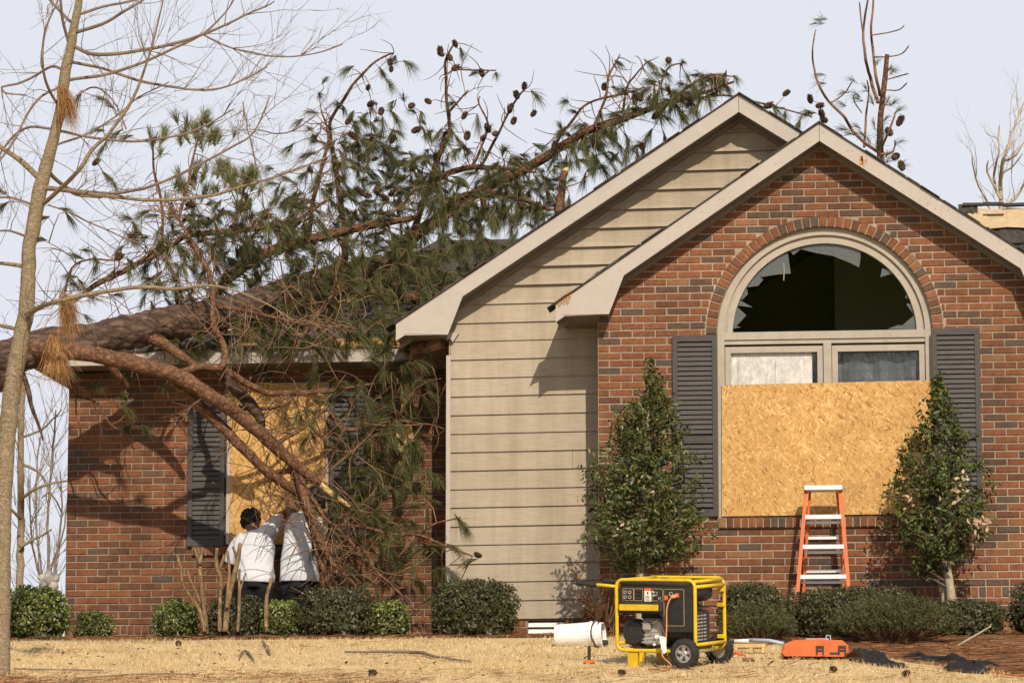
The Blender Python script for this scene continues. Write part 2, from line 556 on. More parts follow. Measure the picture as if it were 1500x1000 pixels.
M['orange'] = mat_noise('orange', (0.46, 0.095, 0.024), (0.60, 0.135, 0.034), 9, 0.55, 0.35, 0.1, 0.002, (1, 1, 1), 30, fc=0.25)
M['cord'] = mat_noise('cord', (0.52, 0.20, 0.085), (0.62, 0.27, 0.12), 9, 0.55, 0.35, 0)
M['pale_deck'] = mat_noise('pale_deck', (0.44, 0.34, 0.21), (0.56, 0.45, 0.30), 8, 0.85, 0.15, 0.3, 0.004, (1, 1, 4))
M['gold'] = mat_noise('gold', (0.36, 0.25, 0.10), (0.45, 0.32, 0.14), 20, 0.5, 0.4, 0)
M['white_plastic'] = mat_noise('white_plastic', (0.680, 0.671, 0.654), (0.731, 0.722, 0.705), 5, 0.45, 0.4, 0.05, 0.001)
M['paper'] = mat_noise('paper', (0.663, 0.654, 0.629), (0.714, 0.705, 0.680), 30, 0.7, 0.2, 0)
M['blue_grey'] = mat_noise('blue_grey', (0.22, 0.27, 0.36), (0.42, 0.46, 0.54), 12, 0.5, 0.4, 0.1, 0.001)
M['tarp'] = mat_noise('tarp', (0.010, 0.010, 0.011), (0.022, 0.021, 0.021), 9, 0.45, 0.5, 0.4, 0.01)
M['stone'] = mat_noise('stone', (0.294, 0.273, 0.238), (0.434, 0.406, 0.364), 14, 0.9, 0.2, 0.6, 0.01)
M['shirt'] = mat_noise('shirt', (0.47, 0.49, 0.53), (0.53, 0.55, 0.59), 3, 0.9, 0.1, 0.35, 0.03, (1, 1, 1), 7, fc=0.05)
M['trousers'] = mat_noise('trousers', (0.010, 0.010, 0.012), (0.018, 0.018, 0.021), 9, 0.9, 0.15, 0.3, 0.006)
M['skin'] = mat_noise('skin', (0.13, 0.062, 0.036), (0.18, 0.088, 0.052), 12, 0.55, 0.35, 0.1, 0.002)
M['hair'] = mat_noise('hair', (0.006, 0.006, 0.007), (0.014, 0.013, 0.013), 40, 0.7, 0.3, 0.6, 0.006)
# ------------------------------------------------------------------ ground
def bed_edge(x):
    """front edge of the planting bed: along the house on the left, swinging out towards the camera on the right"""
    e = -0.75 + 0.10 * noise.noise(Vector((x * 0.9, 3.3, 0)))
    if x > -1.55:
        e -= 1.75 * (x + 1.55) ** 1.05
    return max(e, -9.0)


def grid_axis(a, b, step, far):
    n = int(round((b - a) / step))
    ax = [a + (b - a) * i / n for i in range(n + 1)]
    k = step
    lo, hi = [], []
    p = a
    while p > -far:
        k *= 1.6
        p -= k
        lo.append(p)
    k, p = step, b
    while p < far:
        k *= 1.6
        p += k
        hi.append(p)
    return lo[::-1] + ax + hi


gx, gy = grid_axis(-11, 5, 0.16, 900), grid_axis(-9, 6, 0.16, 900)
gv = [(x, y, ground_z(x, y)) for y in gy for x in gx]
gf = [(j * len(gx) + i, j * len(gx) + i + 1, (j + 1) * len(gx) + i + 1, (j + 1) * len(gx) + i)
      for j in range(len(gy) - 1) for i in range(len(gx) - 1)]
mb = MB()
mb.add(gv, gf)
lawn = tag(mb.build('lawn', M['lawn'], None, True), kind='structure')

mb = MB()
bx = [-11 + 0.08 * i for i in range(int(16 / 0.08))]
rows = []
for x in bx:
    e = bed_edge(x) + 0.05 * noise.noise(Vector((x * 6, 1.1, 0)))
    rows.append([(x, e + (2.2 - e) * (k / 24.0) ** 1.3,
                  ground_z(x, e + (2.2 - e) * (k / 24.0) ** 1.3) + (0.004 if k == 0 else 0.012 + 0.018 * noise.noise(Vector((x * 4, k * 0.9, 2)))))
                 for k in range(25)])
mb.rings(rows, 0, False, False)
mb.f = [q[::-1] for q in mb.f]
bed = tag(mb.build('mulch_bed', M['mulch'], None, True), kind='structure')

# dry lawn blades
n = 95000
bxs = nrg.uniform(-10.0, 3.4, n)
bys = nrg.uniform(-7.6, -0.4, n)
keep = np.array([y < bed_edge(x) + 0.05 for x, y in zip(bxs, bys)])
dens = np.array([noise.noise(Vector((x * 1.1, y * 1.6, 5))) for x, y in zip(bxs, bys)])
keep &= nrg.uniform(-0.75, 0.45, n) < dens * 1.3 + 0.25
bxs, bys = bxs[keep], bys[keep]
n = len(bxs)
bz = np.array([ground_z(x, y) for x, y in zip(bxs, bys)])
hh = nrg.uniform(0.012, 0.034, n)
lean = nrg.normal(0, 0.024, (n, 2))
wd = nrg.uniform(0.0025, 0.0055, n)
th = nrg.uniform(0, np.pi, n)
V = np.zeros((n, 3, 3))
V[:, 0] = np.stack([bxs - np.cos(th) * wd, bys - np.sin(th) * wd, bz - 0.004], 1)
V[:, 1] = np.stack([bxs + np.cos(th) * wd, bys + np.sin(th) * wd, bz - 0.004], 1)
V[:, 2] = np.stack([bxs + lean[:, 0], bys + lean[:, 1], bz + hh], 1)
blades = np_mesh('dry_grass', V.reshape(-1, 3), np.arange(n * 3).reshape(-1, 3), M['grass'])
tag(blades, 'short dry tan grass blades covering the lawn', 'grass', kind='stuff')

# longer tussocks
cl = [(rnd.uniform(-9.5, 2.5), rnd.uniform(-7.2, -1.2)) for i in range(420)]
pts = [(cx_ + rnd.gauss(0, .05), cy_ + rnd.gauss(0, .05)) for cx_, cy_ in cl if cy_ < bed_edge(cx_) for i in range(30)]
V = []
for x, y in pts:
    z = ground_z(x, y)
    a = rnd.uniform(0, math.pi)
    h_, wx = rnd.uniform(.025, .065), .003
    V += [(x - math.cos(a) * wx, y - math.sin(a) * wx, z - .004), (x + math.cos(a) * wx, y + math.sin(a) * wx, z - .004), (x + rnd.gauss(0, .025), y + rnd.gauss(0, .025), z + h_)]
tus = np_mesh('dry_tussocks', V, np.arange(len(V)).reshape(-1, 3), M['grass'])
tag(tus, 'longer dry grass tussocks standing up from the lawn', 'grass', kind='stuff')

# fallen pine straw in the bed and scattered over the front of the lawn
pts = []
while len(pts) < 14000:
    x = rnd.uniform(-10, 3.2)
    r = rnd.random()
    if r < .3:
        x, y = rnd.uniform(-10, -3.2), rnd.uniform(-6.4, -4.9)
        if rnd.random() < .45 + 1.1 * noise.noise(Vector((x * .7, y * 1.5, 21))) - .12 * max(0, x + 6):
            pts.append((x, y))
        continue
    r = rnd.random()
    if r < 0.72:
        y = rnd.uniform(bed_edge(x) - 0.08, 1.0)
    elif r < 0.86:
        y = rnd.uniform(-5.9, -4.5)
        if rnd.random() > 0.5 + 0.9 * noise.noise(Vector((x * 0.8, y * 1.2, 8))):
            continue
    else:
        y = rnd.uniform(-5, -0.8)
        if noise.noise(Vector((x * 1.0, y * 1.0, 14))) < 0.25:
            continue
    pts.append((x, y))
V, Q = [], []
for x, y in pts:
    z = ground_z(x, y) + rnd.uniform(0.014, 0.035)
    a = rnd.uniform(0, math.pi)
    L = rnd.uniform(0.05, 0.11)
    dx, dy = math.cos(a) * L, math.sin(a) * L
    wx, wy = -math.sin(a) * 0.0022, math.cos(a) * 0.0022
    dz = rnd.uniform(-0.012, 0.012)
    o = len(V)
    V += [(x - dx - wx, y - dy - wy, z - dz), (x + dx - wx, y + dy - wy, z + dz), (x + dx + wx, y + dy + wy, z + dz + .002), (x - dx + wx, y - dy + wy, z - dz + .002)]
    Q.append((o, o + 1, o + 2, o + 3))
straw = np_mesh('pine_straw', V, Q, M['straw'])
tag(straw, 'reddish brown fallen pine straw lying in the bed and on the lawn', 'pine straw', kind='stuff')

# ------------------------------------------------------------------ house
Y_BRICK, Y_SIDE, Y_LEFT = 0.0, 0.55, 1.30
O_BRICK, O_SIDE = 0.24, 0.29
house = thing('brick_house', (-2.5, 1.0, 0.0), 'brick and beige lap siding house with twin gables, storm damaged and boarded up', 'house')
COURSE, BRICK_W = 0.0659, 0.2055


def brick_mesh(name, w, mat, h=COURSE - 0.0125, d=0.07):
    m = MB()
    c = 0.0035
    x, z = w / 2, h / 2
    m.rings([[(-x + c, 0, -z + c), (x - c, 0, -z + c), (x - c, 0, z - c), (-x + c, 0, z - c)],
             [(-x, c, -z), (x, c, -z), (x, c, z), (-x, c, z)],
             [(-x, d, -z), (x, d, -z), (x, d, z), (-x, d, z)]])
    me = bpy.data.meshes.new(name)
    me.from_pydata(m.v, [], m.f)
    me.materials.append(mat)
    return me


_bm = {}


def shared_brick(w, k):
    key = (round(w, 3), k)
    if key not in _bm:
        _bm[key] = brick_mesh('brick', key[0], M[BK[k]])
    return _bm[key]


def join_bricks(items, name, parent, yw):
    """items: (x, z, width, tone, dy) joined into one mesh"""
    m = MB()
    c, h, d = 0.0035, (COURSE - 0.0125) / 2, 0.07
    for x, z, bw, k, dy, *hh_ in items:
        a = bw / 2
        y = yw + dy
        h = hh_[0] / 2 if hh_ else (COURSE - 0.0125) / 2
        m.rings([[(x - a + c, y, z - h + c), (x + a - c, y, z - h + c), (x + a - c, y, z + h - c), (x - a + c, y, z + h - c)],
                 [(x - a, y + c, z - h), (x + a, y + c, z - h), (x + a, y + c, z + h), (x - a, y + c, z + h)],
                 [(x - a, y + d, z - h), (x + a, y + d, z - h), (x + a, y + d, z + h), (x - a, y + d, z + h)]], k)
    o = m.build(name, [M[k] for k in BK], parent)
    tag(o, kind='stuff')
    return o


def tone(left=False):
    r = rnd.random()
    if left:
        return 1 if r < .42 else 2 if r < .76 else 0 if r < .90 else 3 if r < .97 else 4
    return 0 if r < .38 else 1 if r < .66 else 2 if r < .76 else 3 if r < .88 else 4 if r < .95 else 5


# ---- right brick gable
YF = Y_BRICK - O_BRICK
apexB, lowB = at(1200, 181, YF), at(814, 446, YF)
pitB = (apexB.z - lowB.z) / (apexB.x - lowB.x)
FH = 0.158                                             # vertical height of the rake boards
bx0 = at(876.5, 700, Y_BRICK).x
bx1 = 2 * apexB.x - bx0
wc = at(1209.5, 487, Y_BRICK)                          # centre of the arch
R_IN, R_OUT = 0.975, 1.072
win_l, win_r = at(1053, 600, Y_BRICK).x, at(1366, 600, Y_BRICK).x
WCX = (win_l + win_r) / 2
R_IN = (win_r - win_l) / 2 + 0.012
R_OUT = R_IN + 0.097
z_sill = at(1209, 756, Y_BRICK).z
z0B = -0.13


def under_rake(x):
    return apexB.z - FH - 0.012 - abs(x - apexB.x) * pitB


brick_wall = MB()
def course_list(z0, z1, z_row, hrow=.098):
    """(bottom, height, rowlock?) of each course, one rowlock course near the base"""
    out, z, done = [], z0, False
    while z < z1:
        if not done and z + COURSE > z_row:
            out.append((z, hrow, True))
            z += hrow
            done = True
        else:
            out.append((z, COURSE, False))
            z += COURSE
    return out


rowsB = course_list(z0B, apexB.z - .05, at(1250, 872, 0).z)
items = []
mort = []
z_cut = 99.0
for r, (zl, ch, rowlock) in enumerate(rowsB):
    zm, zh = zl + ch / 2, zl + ch
    hw = (apexB.z - FH - zl) / pitB
    xa, xb = max(bx0, apexB.x - hw - 0.05), min(bx1, apexB.x + hw + 0.05)
    if xb - xa < 0.08:
        continue
    ivs = [(xa, xb)]
    if zm > z_sill - 0.115 and zm < wc.z + R_OUT:
        z_cut = min(z_cut, zl)
        if zm < wc.z:
            cut = (win_l - 0.012, win_r + 0.012)
            if zm < z_sill:
                cut = (win_l - 0.012, win_r + 0.012)
        else:
            q = math.sqrt(max(0, R_OUT ** 2 - (zm - wc.z) ** 2)) + 0.006
            cut = (WCX - q, WCX + q)
        ivs = [(xa, cut[0]), (cut[1], xb)]
    base = apexB.x if False else bx0
    off = 0.0 if r % 2 else -BRICK_W / 2
    soldier = zh > -0.02 + 2.4 * COURSE and False
    for a, b in ivs:
        if b - a < 0.02:
            continue
        mort.append((a, b, zl, zh))
        if rowlock:
            nb = int((b - a) / .0665)
            for i in range(nb):
                items.append((a + (b - a) * (i + .5) / nb, zm, (b - a) / nb - .011, tone(), rnd.uniform(-.003, .003), ch - .0125))
            continue
        x = base + off + math.floor((a - base - off) / BRICK_W) * BRICK_W
        while x < b:
            s, e = max(x, a) + 0.006, min(x + BRICK_W, b) - 0.006
            if e - s > 0.02 and (under_rake((s + e) / 2) > zl - 0.01):
                items.append(((s + e) / 2, zm, e - s, tone(), rnd.uniform(-0.0025, 0.0025)))
            x += BRICK_W
m = MB()
for a, b, zl, zh in mort:
    m.box(a, b, 0.0075, 0.10, zl, zh)
wallB = m.build('brick_wall', M['mortar_pale'], house)
# solid backing walls of the right block
m = MB()
m.box(bx0 + 0.002, bx0 + 0.10, 0.101, 5.5, z0B, lowB.z)
m.box(bx1 - 0.10, bx1 - 0.002, 0.101, 5.5, z0B, lowB.z)
m.build('side_wall', M['brick_c'], house)


def score(it):
    if len(it) > 5:
        return 2e9
    u, v = proj((it[0], 0, it[1]))
    if not (880 < u < 1498) or v > 930:
        return 1e9
    if (985 < u < 1054 or 1366 < u < 1436) and 485 < v < 757:
        return 1e9
    s = 0
    if 865 < u < 1035 and 540 < v < 860:
        s += 5000
    if 1305 < u < 1450 and 570 < v < 860:
        s += 5000
    if v > 855:
        s += 4000
    if it[2] < 0.12:
        s += 1500
    return s + math.hypot(u - 1270, (v - 560) * 0.8)


items.sort(key=score)
for x, z, bw, k, dy in [q[:5] for q in items[:300]]:
    o = link('brick', shared_brick(bw, k), wallB)
    o.location = Vector((x, dy, z)) - house.location
    o.rotation_euler = (0, rnd.uniform(-0.004, 0.004), rnd.uniform(-0.004, 0.004))
join_bricks(items[300:], 'brickwork', wallB, 0.0)

# arch ring of header bricks
nv = 43
hd = (math.pi * (R_IN + R_OUT) / 2) / nv
ring = MB()
N = 96
vs = []
for y in (0.0088, 0.10):
    for rr in (R_IN, R_OUT + 0.075):
        vs += [(WCX + rr * math.cos(math.pi * i / N), y, wc.z + rr * math.sin(math.pi * i / N)) for i in range(N + 1)]
K = N + 1
fs = []
for i in range(N):
    fs += [(i, K + i, K + i + 1, i + 1), (2 * K + i, 2 * K + i + 1, 3 * K + i + 1, 3 * K + i), (i, i + 1, 2 * K + i + 1, 2 * K + i),
           (K + i, 3 * K + i, 3 * K + i + 1, K + i + 1)]
ring.add(vs, fs)
arch = ring.build('arch', M['mortar_pale'], house)
vm = {}
for i in range(nv):
    a = math.pi * (i + 0.5) / nv
    k = tone()
    if k not in vm:
        b = MB()
        wi, wo = (hd - 0.011) / 2 * R_IN / ((R_IN + R_OUT) / 2), (hd - 0.011) / 2 * R_OUT / ((R_IN + R_OUT) / 2)
        c, hL = 0.0035, (R_OUT - R_IN) / 2 - 0.003
        b.rings([[(-wi + c, 0, -hL + c), (wi - c, 0, -hL + c), (wo - c, 0, hL - c), (-wo + c, 0, hL - c)],
                 [(-wi, c, -hL), (wi, c, -hL), (wo, c, hL), (-wo, c, hL)],
                 [(-wi, .09, -hL), (wi, .09, -hL), (wo, .09, hL), (-wo, .09, hL)]])
        me = bpy.data.meshes.new('arch_brick')
        me.from_pydata(b.v, [], b.f)
        me.materials.append(M[BK[k]])
        vm[k] = me
    rm = (R_IN + R_OUT) / 2
    o = link('arch_brick', vm[k], arch)
    o.location = Vector((WCX + rm * math.cos(a), rnd.uniform(-0.003, 0.001), wc.z + rm * math.sin(a))) - house.location
    o.rotation_euler = (0, math.pi / 2 - a, 0)


def sill(x0, x1, zt, y, parent_name, hgt=0.085):
    m = MB()
    m.box(x0, x1, y - 0.024, y + 0.09, zt - hgt - .002, zt - 0.006)
    s = m.build('window_sill', M['mortar_pale'], house)
    nb = int(round((x1 - x0) / 0.0665))
    p = (x1 - x0) / nb
    for i in range(nb):
        k = tone()
        key = ('sill', k, round(p, 4))
        if key not in vm:
            b = MB()
            q, c = (p - 0.01) / 2, 0.004
            h2 = hgt / 2
            b.rings([[(-q + c, 0, -h2 + c), (q - c, 0, -h2 + c), (q - c, 0, h2 - c), (-q + c, 0, h2 - c)],
                     [(-q, c, -h2), (q, c, -h2), (q, c, h2), (-q, c, h2)],
                     [(-q, .07, -h2 + .002), (q, .07, -h2 + .002), (q, .07, h2 + .006), (-q, .07, h2 + .006)]])
            me = bpy.data.meshes.new('sill_brick')
            me.from_pydata(b.v, [], b.f)
            me.materials.append(M[BK[k]])
            vm[key] = me
        o = link('sill_brick', vm[key], s)
        o.location = Vector((x0 + p * (i + .5), y - 0.032 + rnd.uniform(-.003, .003), zt - hgt / 2)) - house.location
    return s


sill(win_l - 0.008, win_r + 0.008, z_sill - 0.004, Y_BRICK, 'arch', z_sill - 0.004 - z_cut - .004)


# ---- gable roofs: rake boards, soffit, roof skin
def gable(apex, low, pit, yf, yb, x_right, wall_y, nm):
    xl, xr = low.x, x_right
    for sgn, xe, lab in ((-1, xl, 0), (1, xr, 1)):
        dx = xe - apex.x
        ze = apex.z - abs(dx) * pit
        # rake board on the front
        m = MB()
        m.prism([(apex.x + sgn * 0.002, apex.z), (xe, ze), (xe, ze - FH), (apex.x + sgn * 0.002, apex.z - FH)], yf, yf + 0.028)
        m.build('rake_board', M['trim'], house)
        # soffit under the overhang
        m = MB()
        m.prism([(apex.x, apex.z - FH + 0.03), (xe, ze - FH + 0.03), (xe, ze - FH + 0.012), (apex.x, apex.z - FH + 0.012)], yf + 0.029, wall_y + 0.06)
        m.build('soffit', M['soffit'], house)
        # roof skin
        m = MB()
        t = 0.010
        m.prism([(apex.x, apex.z + t + 0.004), (xe - 0 + sgn * 0.02, ze + t + 0.004 - 0.02 * pit), (xe + sgn * 0.02, ze + 0.003 - 0.02 * pit), (apex.x, apex.z + 0.003)], yf - 0.018, yb)
        m.build('roof_slope', M['roofing'], house)
        # frieze strip against the wall
        m = MB()
        m.prism([(apex.x, apex.z - FH + 0.011), (xe, ze - FH + 0.011), (xe, ze - FH - 0.035), (apex.x, apex.z - FH - 0.035)], wall_y - 0.02, wall_y + 0.02)
        m.build('frieze', M['soffit'], house)
    # ragged shingle edge along the rakes
    m = MB()
    for sgn, xe in ((-1, xl), (1, xr)):
        x = apex.x
        while abs(x - apex.x) < abs(xe - apex.x):
            L = rnd.uniform(0.10, 0.22)
            if rnd.random() < 0.8:
                za = apex.z - abs(x - apex.x) * pit + 0.0145
                zb = apex.z - abs(x + sgn * L - apex.x) * pit + 0.0145
                hgt = rnd.uniform(0.003, 0.012)
                m.prism([(x, za), (x + sgn * L, zb), (x + sgn * L, zb + hgt), (x, za + hgt)], yf - 0.018 - rnd.uniform(0.0, 0.02), yf + 0.25)
            x += sgn * L * rnd.uniform(0.9, 1.3)
    o = m.build('shingle_edge', M['roofing'], house)
    tag(o, kind='stuff')


gable(apexB, lowB, pitB, YF, 5.0, 2 * apexB.x - lowB.x, Y_BRICK, 'b')
YFS = Y_SIDE - O_SIDE
apexS, lowS = at(1082, 139, YFS), at(580, 474, YFS)
pitS = (apexS.z - lowS.z) / (apexS.x - lowS.x)
gable(apexS, lowS, pitS, YFS, 6.0, 2 * apexS.x - lowS.x, Y_SIDE, 's')


def eave_return(pix, yf, yback, xw, zline, nm):
    """boxed return at the foot of a rake: (outer top, outer bottom, inner bottom, inner top) photo corners"""
    P = [at(u, v, yf) for u, v in pix]
    m = MB()
    m.prism([(P[1].x + 0.06, P[1].z + 0.012), (P[2].x, P[2].z), (P[3].x, P[3].z)], yf - 0.004, yf + 0.03)
    m.build('return_board', M['trim'], house)
    m = MB()
    m.prism([(P[0].x, P[0].z), (P[1].x, P[1].z), (P[2].x, P[2].z), (P[3].x, P[3].z)], yf + 0.0005, yf + 0.027)
    m.build('return_board', M['trim'], house)
    m = MB()
    zb = P[1].z + 0.004
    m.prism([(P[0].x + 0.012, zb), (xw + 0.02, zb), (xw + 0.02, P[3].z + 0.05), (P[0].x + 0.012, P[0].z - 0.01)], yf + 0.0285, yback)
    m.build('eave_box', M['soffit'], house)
    return P


PB = eave_return([(814, 447), (815, 463), (892, 460), (914, 403)], YF, Y_SIDE - 0.002, bx0 + 0.0, 0, 'b')
PR = [(2 * apexB.x - p.x, p.z) for p in PB]
m = MB()
m.prism(PR, YF + 0.0005, YF + 0.03)
m.build('return_board', M['trim'], house)
m = MB()
m.prism([(PR[0][0] - 0.012, PR[1][1] + .004), (bx1 - 0.02, PR[1][1] + .004), (bx1 - 0.02, PR[3][1] + .05), (PR[0][0] - 0.012, PR[0][1] - .01)], YF + 0.031, 3.0)
m.build('eave_box', M['soffit'], house)
# rust coloured splintered corner
m = MB()
c0 = at(818, 436, YF)
for i in range(14):
    x = c0.x + 0.008 * i + rnd.uniform(-.004, .004)
    zt = c0.z + 0.004 + 0.0055 * i + rnd.uniform(-.012, .006)
    m.box(x, x + 0.006, YF - 0.006 - rnd.uniform(0, .006), YF + 0.001, zt - rnd.uniform(.06, .12), zt)
tag(m.build('splintered_edge', M['rust'], house), kind='stuff')
# nail holes and scrapes on the rake boards
m = MB()
for i in range(46):
    t = rnd.random()
    sg = 1 if rnd.random() < .65 else -1
    x = apexB.x + sg * t * 2.0
    z = apexB.z - t * 2.0 * pitB - rnd.uniform(.03, FH - .02)
    s = rnd.uniform(.003, .008)
    m.prism([(x - s, z), (x, z - s * .8), (x + s * 1.3, z), (x, z + s)], YF - 0.0015, YF + 0.002)
q = at(1263, 233, YF)
for i in range(9):
    x = q.x + rnd.uniform(-.03, .04)
    z = q.z + rnd.uniform(-.07, .05)
    m.prism([(x - .012, z), (x, z - .02), (x + .015, z), (x, z + .02)], YF - 0.0025, YF + 0.002)
tag(m.build('scrape_marks', M['rust'], house), kind='stuff')

SP = eave_return([(580, 474), (581, 491), (656, 490), (679, 431)], YFS, Y_LEFT + 0.5, at(655, 500, Y_SIDE).x - 0.02, 0, 's')

# ---- lap siding wall, every board a piece
sx0 = at(655, 700, Y_SIDE).x
sx1 = bx0 + 1.6
EXPO = 27.3 / scl(at(760, 650, Y_SIDE))
zs0 = at(760, 905, Y_SIDE).z
m = MB()
zt = apexS.z - FH


def side_top(x):
    return zt - abs(x - apexS.x) * pitS


zr0 = apexB.z - (apexB.x - bx0 - .05) * pitB
xr1 = apexB.x - .35
zr1 = apexB.z - .35 * pitB - .06
m.prism([(sx0 + .012, zs0 - 0.02), (bx0 + .05, zs0 - 0.02), (bx0 + .05, zr0 - .06), (xr1, zr1), (xr1, side_top(xr1) + .04), (apexS.x, zt + .04), (sx0 + .012, side_top(sx0) + .04)], Y_SIDE + 0.012, Y_SIDE + 0.09)
wallS = m.build('siding_wall', M['siding'], house)
m = MB()
m.box(sx0 + 0.005, sx0 + 0.1, Y_SIDE + 0.091, 3.5, zs0 - .4, side_top(sx0) + .05)
m.build('side_wall', M['soffit'], house)
k = 0
TILT = 0.010
while True:
    zl = zs0 + EXPO * k
    zh = zl + EXPO + 0.018
    xa = sx0 + 0.03
    if zl > side_top(xa):
        xa = apexS.x - (zt - zl) / pitS - 0.02
    xb = min(max(bx0 + .06, apexB.x - (apexB.z - zl) / pitB + 0.3), apexS.x + (zt - zl) / pitS + 0.02)
    if zl > zt - 0.02 or xb - xa < 0.1:
        break
    cuts = [xa, xb]
    if rnd.random() < .06 and xb - xa > .6:
        cuts = [xa, xa + (xb - xa) * rnd.uniform(.2, .8), xb]
    for ca, cb in zip(cuts, cuts[1:]):
        vs = []
        jz, jy = rnd.uniform(-.0025, .0025), rnd.uniform(-.002, .002)
        for x in (ca + .0015, cb - .0015):
            dz = TILT * (x - (-2.5)) + jz
            zz = min(zh + dz, side_top(x) + 0.06)
            vs.append([(x, Y_SIDE - 0.019 + jy, zl + dz), (x, Y_SIDE + 0.008, zl + dz), (x, Y_SIDE + 0.010, max(zz, zl + dz + .012)), (x, Y_SIDE - 0.002, max(zz, zl + dz + .012))])
        b = MB()
        b.rings(vs)
        b.build('siding_board', M['siding'], wallS)
    k += 1
m = MB()
m.box(sx0 - 0.008, sx0 + 0.032, Y_SIDE - 0.026, Y_SIDE + 0.06, zs0 - 0.005, at(655, 521, Y_SIDE).z)
m.build('corner_board', M['trim'], house)
# brick foundation with crawl-space vent below the siding
fi = []
r = 0
zf = zs0 - 0.012
vx0, vx1 = at(773, 930, Y_SIDE).x, at(828, 930, Y_SIDE).x
while zf - r * COURSE > -0.15:
    zm = zf - (r + .5) * COURSE
    x = sx0 - (0 if r % 2 else BRICK_W / 2)
    while x < bx0 + .05:
        s, e = max(x, sx0) + .006, min(x + BRICK_W, bx0 + .05) - .006
        for a, b in (((s, min(e, vx0 - .004)), (max(s, vx1 + .004), e)) if r < 4 else ((s, e),)):
            if b - a > .02:
                fi.append(((a + b) / 2, zm, b - a, tone(), rnd.uniform(-.002, .002)))
        x += BRICK_W
    r += 1
m = MB()
m.box(sx0, vx0, Y_SIDE + .0075, Y_SIDE + .09, -.2, zf)
m.box(vx1, bx0 + .05, Y_SIDE + .0075, Y_SIDE + .09, -.2, zf)
m.box(vx0, vx1, Y_SIDE + .06, Y_SIDE + .09, -.2, zf)
fw = m.build('foundation_wall', M['mortar'], house)
join_bricks(fi, 'foundation_brickwork', fw, Y_SIDE)
m = MB()
zv1, zv0 = at(800, 909, Y_SIDE).z, at(800, 946, Y_SIDE).z
m.box(vx0, vx1, Y_SIDE + .045, Y_SIDE + .059, zv0, zv1)
vent = m.build('vent', M['black_plastic'], house)
for i in range(4):
    zz = zv1 - (i + .5) * (zv1 - zv0) / 4
    b = MB()
    b.rings([[(x, Y_SIDE + .002, zz - .024), (x, Y_SIDE + .006, zz - .027), (x, Y_SIDE + .04, zz + .018), (x, Y_SIDE + .036, zz + .021)] for x in (vx0 + .004, vx1 - .004)])
    b.build('vent_slat', M['white_paint'], vent)

# ---- left wing brick wall
lx0, lx1 = at(97, 750, Y_LEFT).x, sx0 + 0.5
zL0, zLt = -0.12, at(300, 548, Y_LEFT).z
it2 = []
rowsL = course_list(zL0, zLt, at(200, 928, Y_LEFT).z, .088)
zLtop = rowsL[-1][0] + rowsL[-1][1]
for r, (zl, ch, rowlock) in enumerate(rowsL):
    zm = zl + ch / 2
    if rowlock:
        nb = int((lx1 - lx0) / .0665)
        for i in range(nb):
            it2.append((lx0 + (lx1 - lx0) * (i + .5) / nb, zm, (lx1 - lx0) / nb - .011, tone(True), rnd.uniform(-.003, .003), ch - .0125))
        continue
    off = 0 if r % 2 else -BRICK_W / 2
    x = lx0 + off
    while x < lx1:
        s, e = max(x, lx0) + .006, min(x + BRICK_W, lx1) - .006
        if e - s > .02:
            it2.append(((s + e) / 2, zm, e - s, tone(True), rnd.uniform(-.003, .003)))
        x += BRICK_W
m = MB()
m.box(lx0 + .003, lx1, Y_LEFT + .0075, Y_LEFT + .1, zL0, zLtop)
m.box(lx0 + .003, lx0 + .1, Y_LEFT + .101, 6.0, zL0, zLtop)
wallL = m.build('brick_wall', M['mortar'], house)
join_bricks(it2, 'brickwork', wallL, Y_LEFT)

# left wing eave: fascia, soffit, hipped roof
YE = Y_LEFT - 0.36
ex0, ez = at(43, 541, YE).x, at(420, 531, YE).z
ex1 = SP[1].x + 0.12
FB = 0.125
m = MB()
m.box(ex0, ex1, YE, YE + .026, ez, ez + FB)
m.build('fascia', M['trim'], house)
m = MB()
m.box(ex0 + .001, ex0 + .026, YE + .027, 6.2, ez, ez + FB)
m.build('fascia', M['trim'], house)
m = MB()
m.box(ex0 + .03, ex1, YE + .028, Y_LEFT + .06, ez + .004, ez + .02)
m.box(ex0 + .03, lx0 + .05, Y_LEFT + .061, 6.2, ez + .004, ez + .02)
m.build('soffit', M['soffit'], house)
LP = 0.385
RUN = 2.95
rz = ez + FB + 0.004
hipx = ex0 + RUN
m = MB()
m.add([(ex0 - .02, YE - .02, rz), (ex1 + 2.2, YE - .02, rz), (ex1 + 2.2, YE + RUN, rz + RUN * LP), (hipx, YE + RUN, rz + RUN * LP), (ex0 - .02, YE + 2 * RUN, rz), (ex1 + 2.2, YE + 2 * RUN, rz)],
      [(0, 1, 2, 3), (0, 3, 4), (3, 2, 5, 4), (0, 4, 5, 1)])
m.build('hip_roof', M['deck'], house)
sh = MB()
EX = 0.135
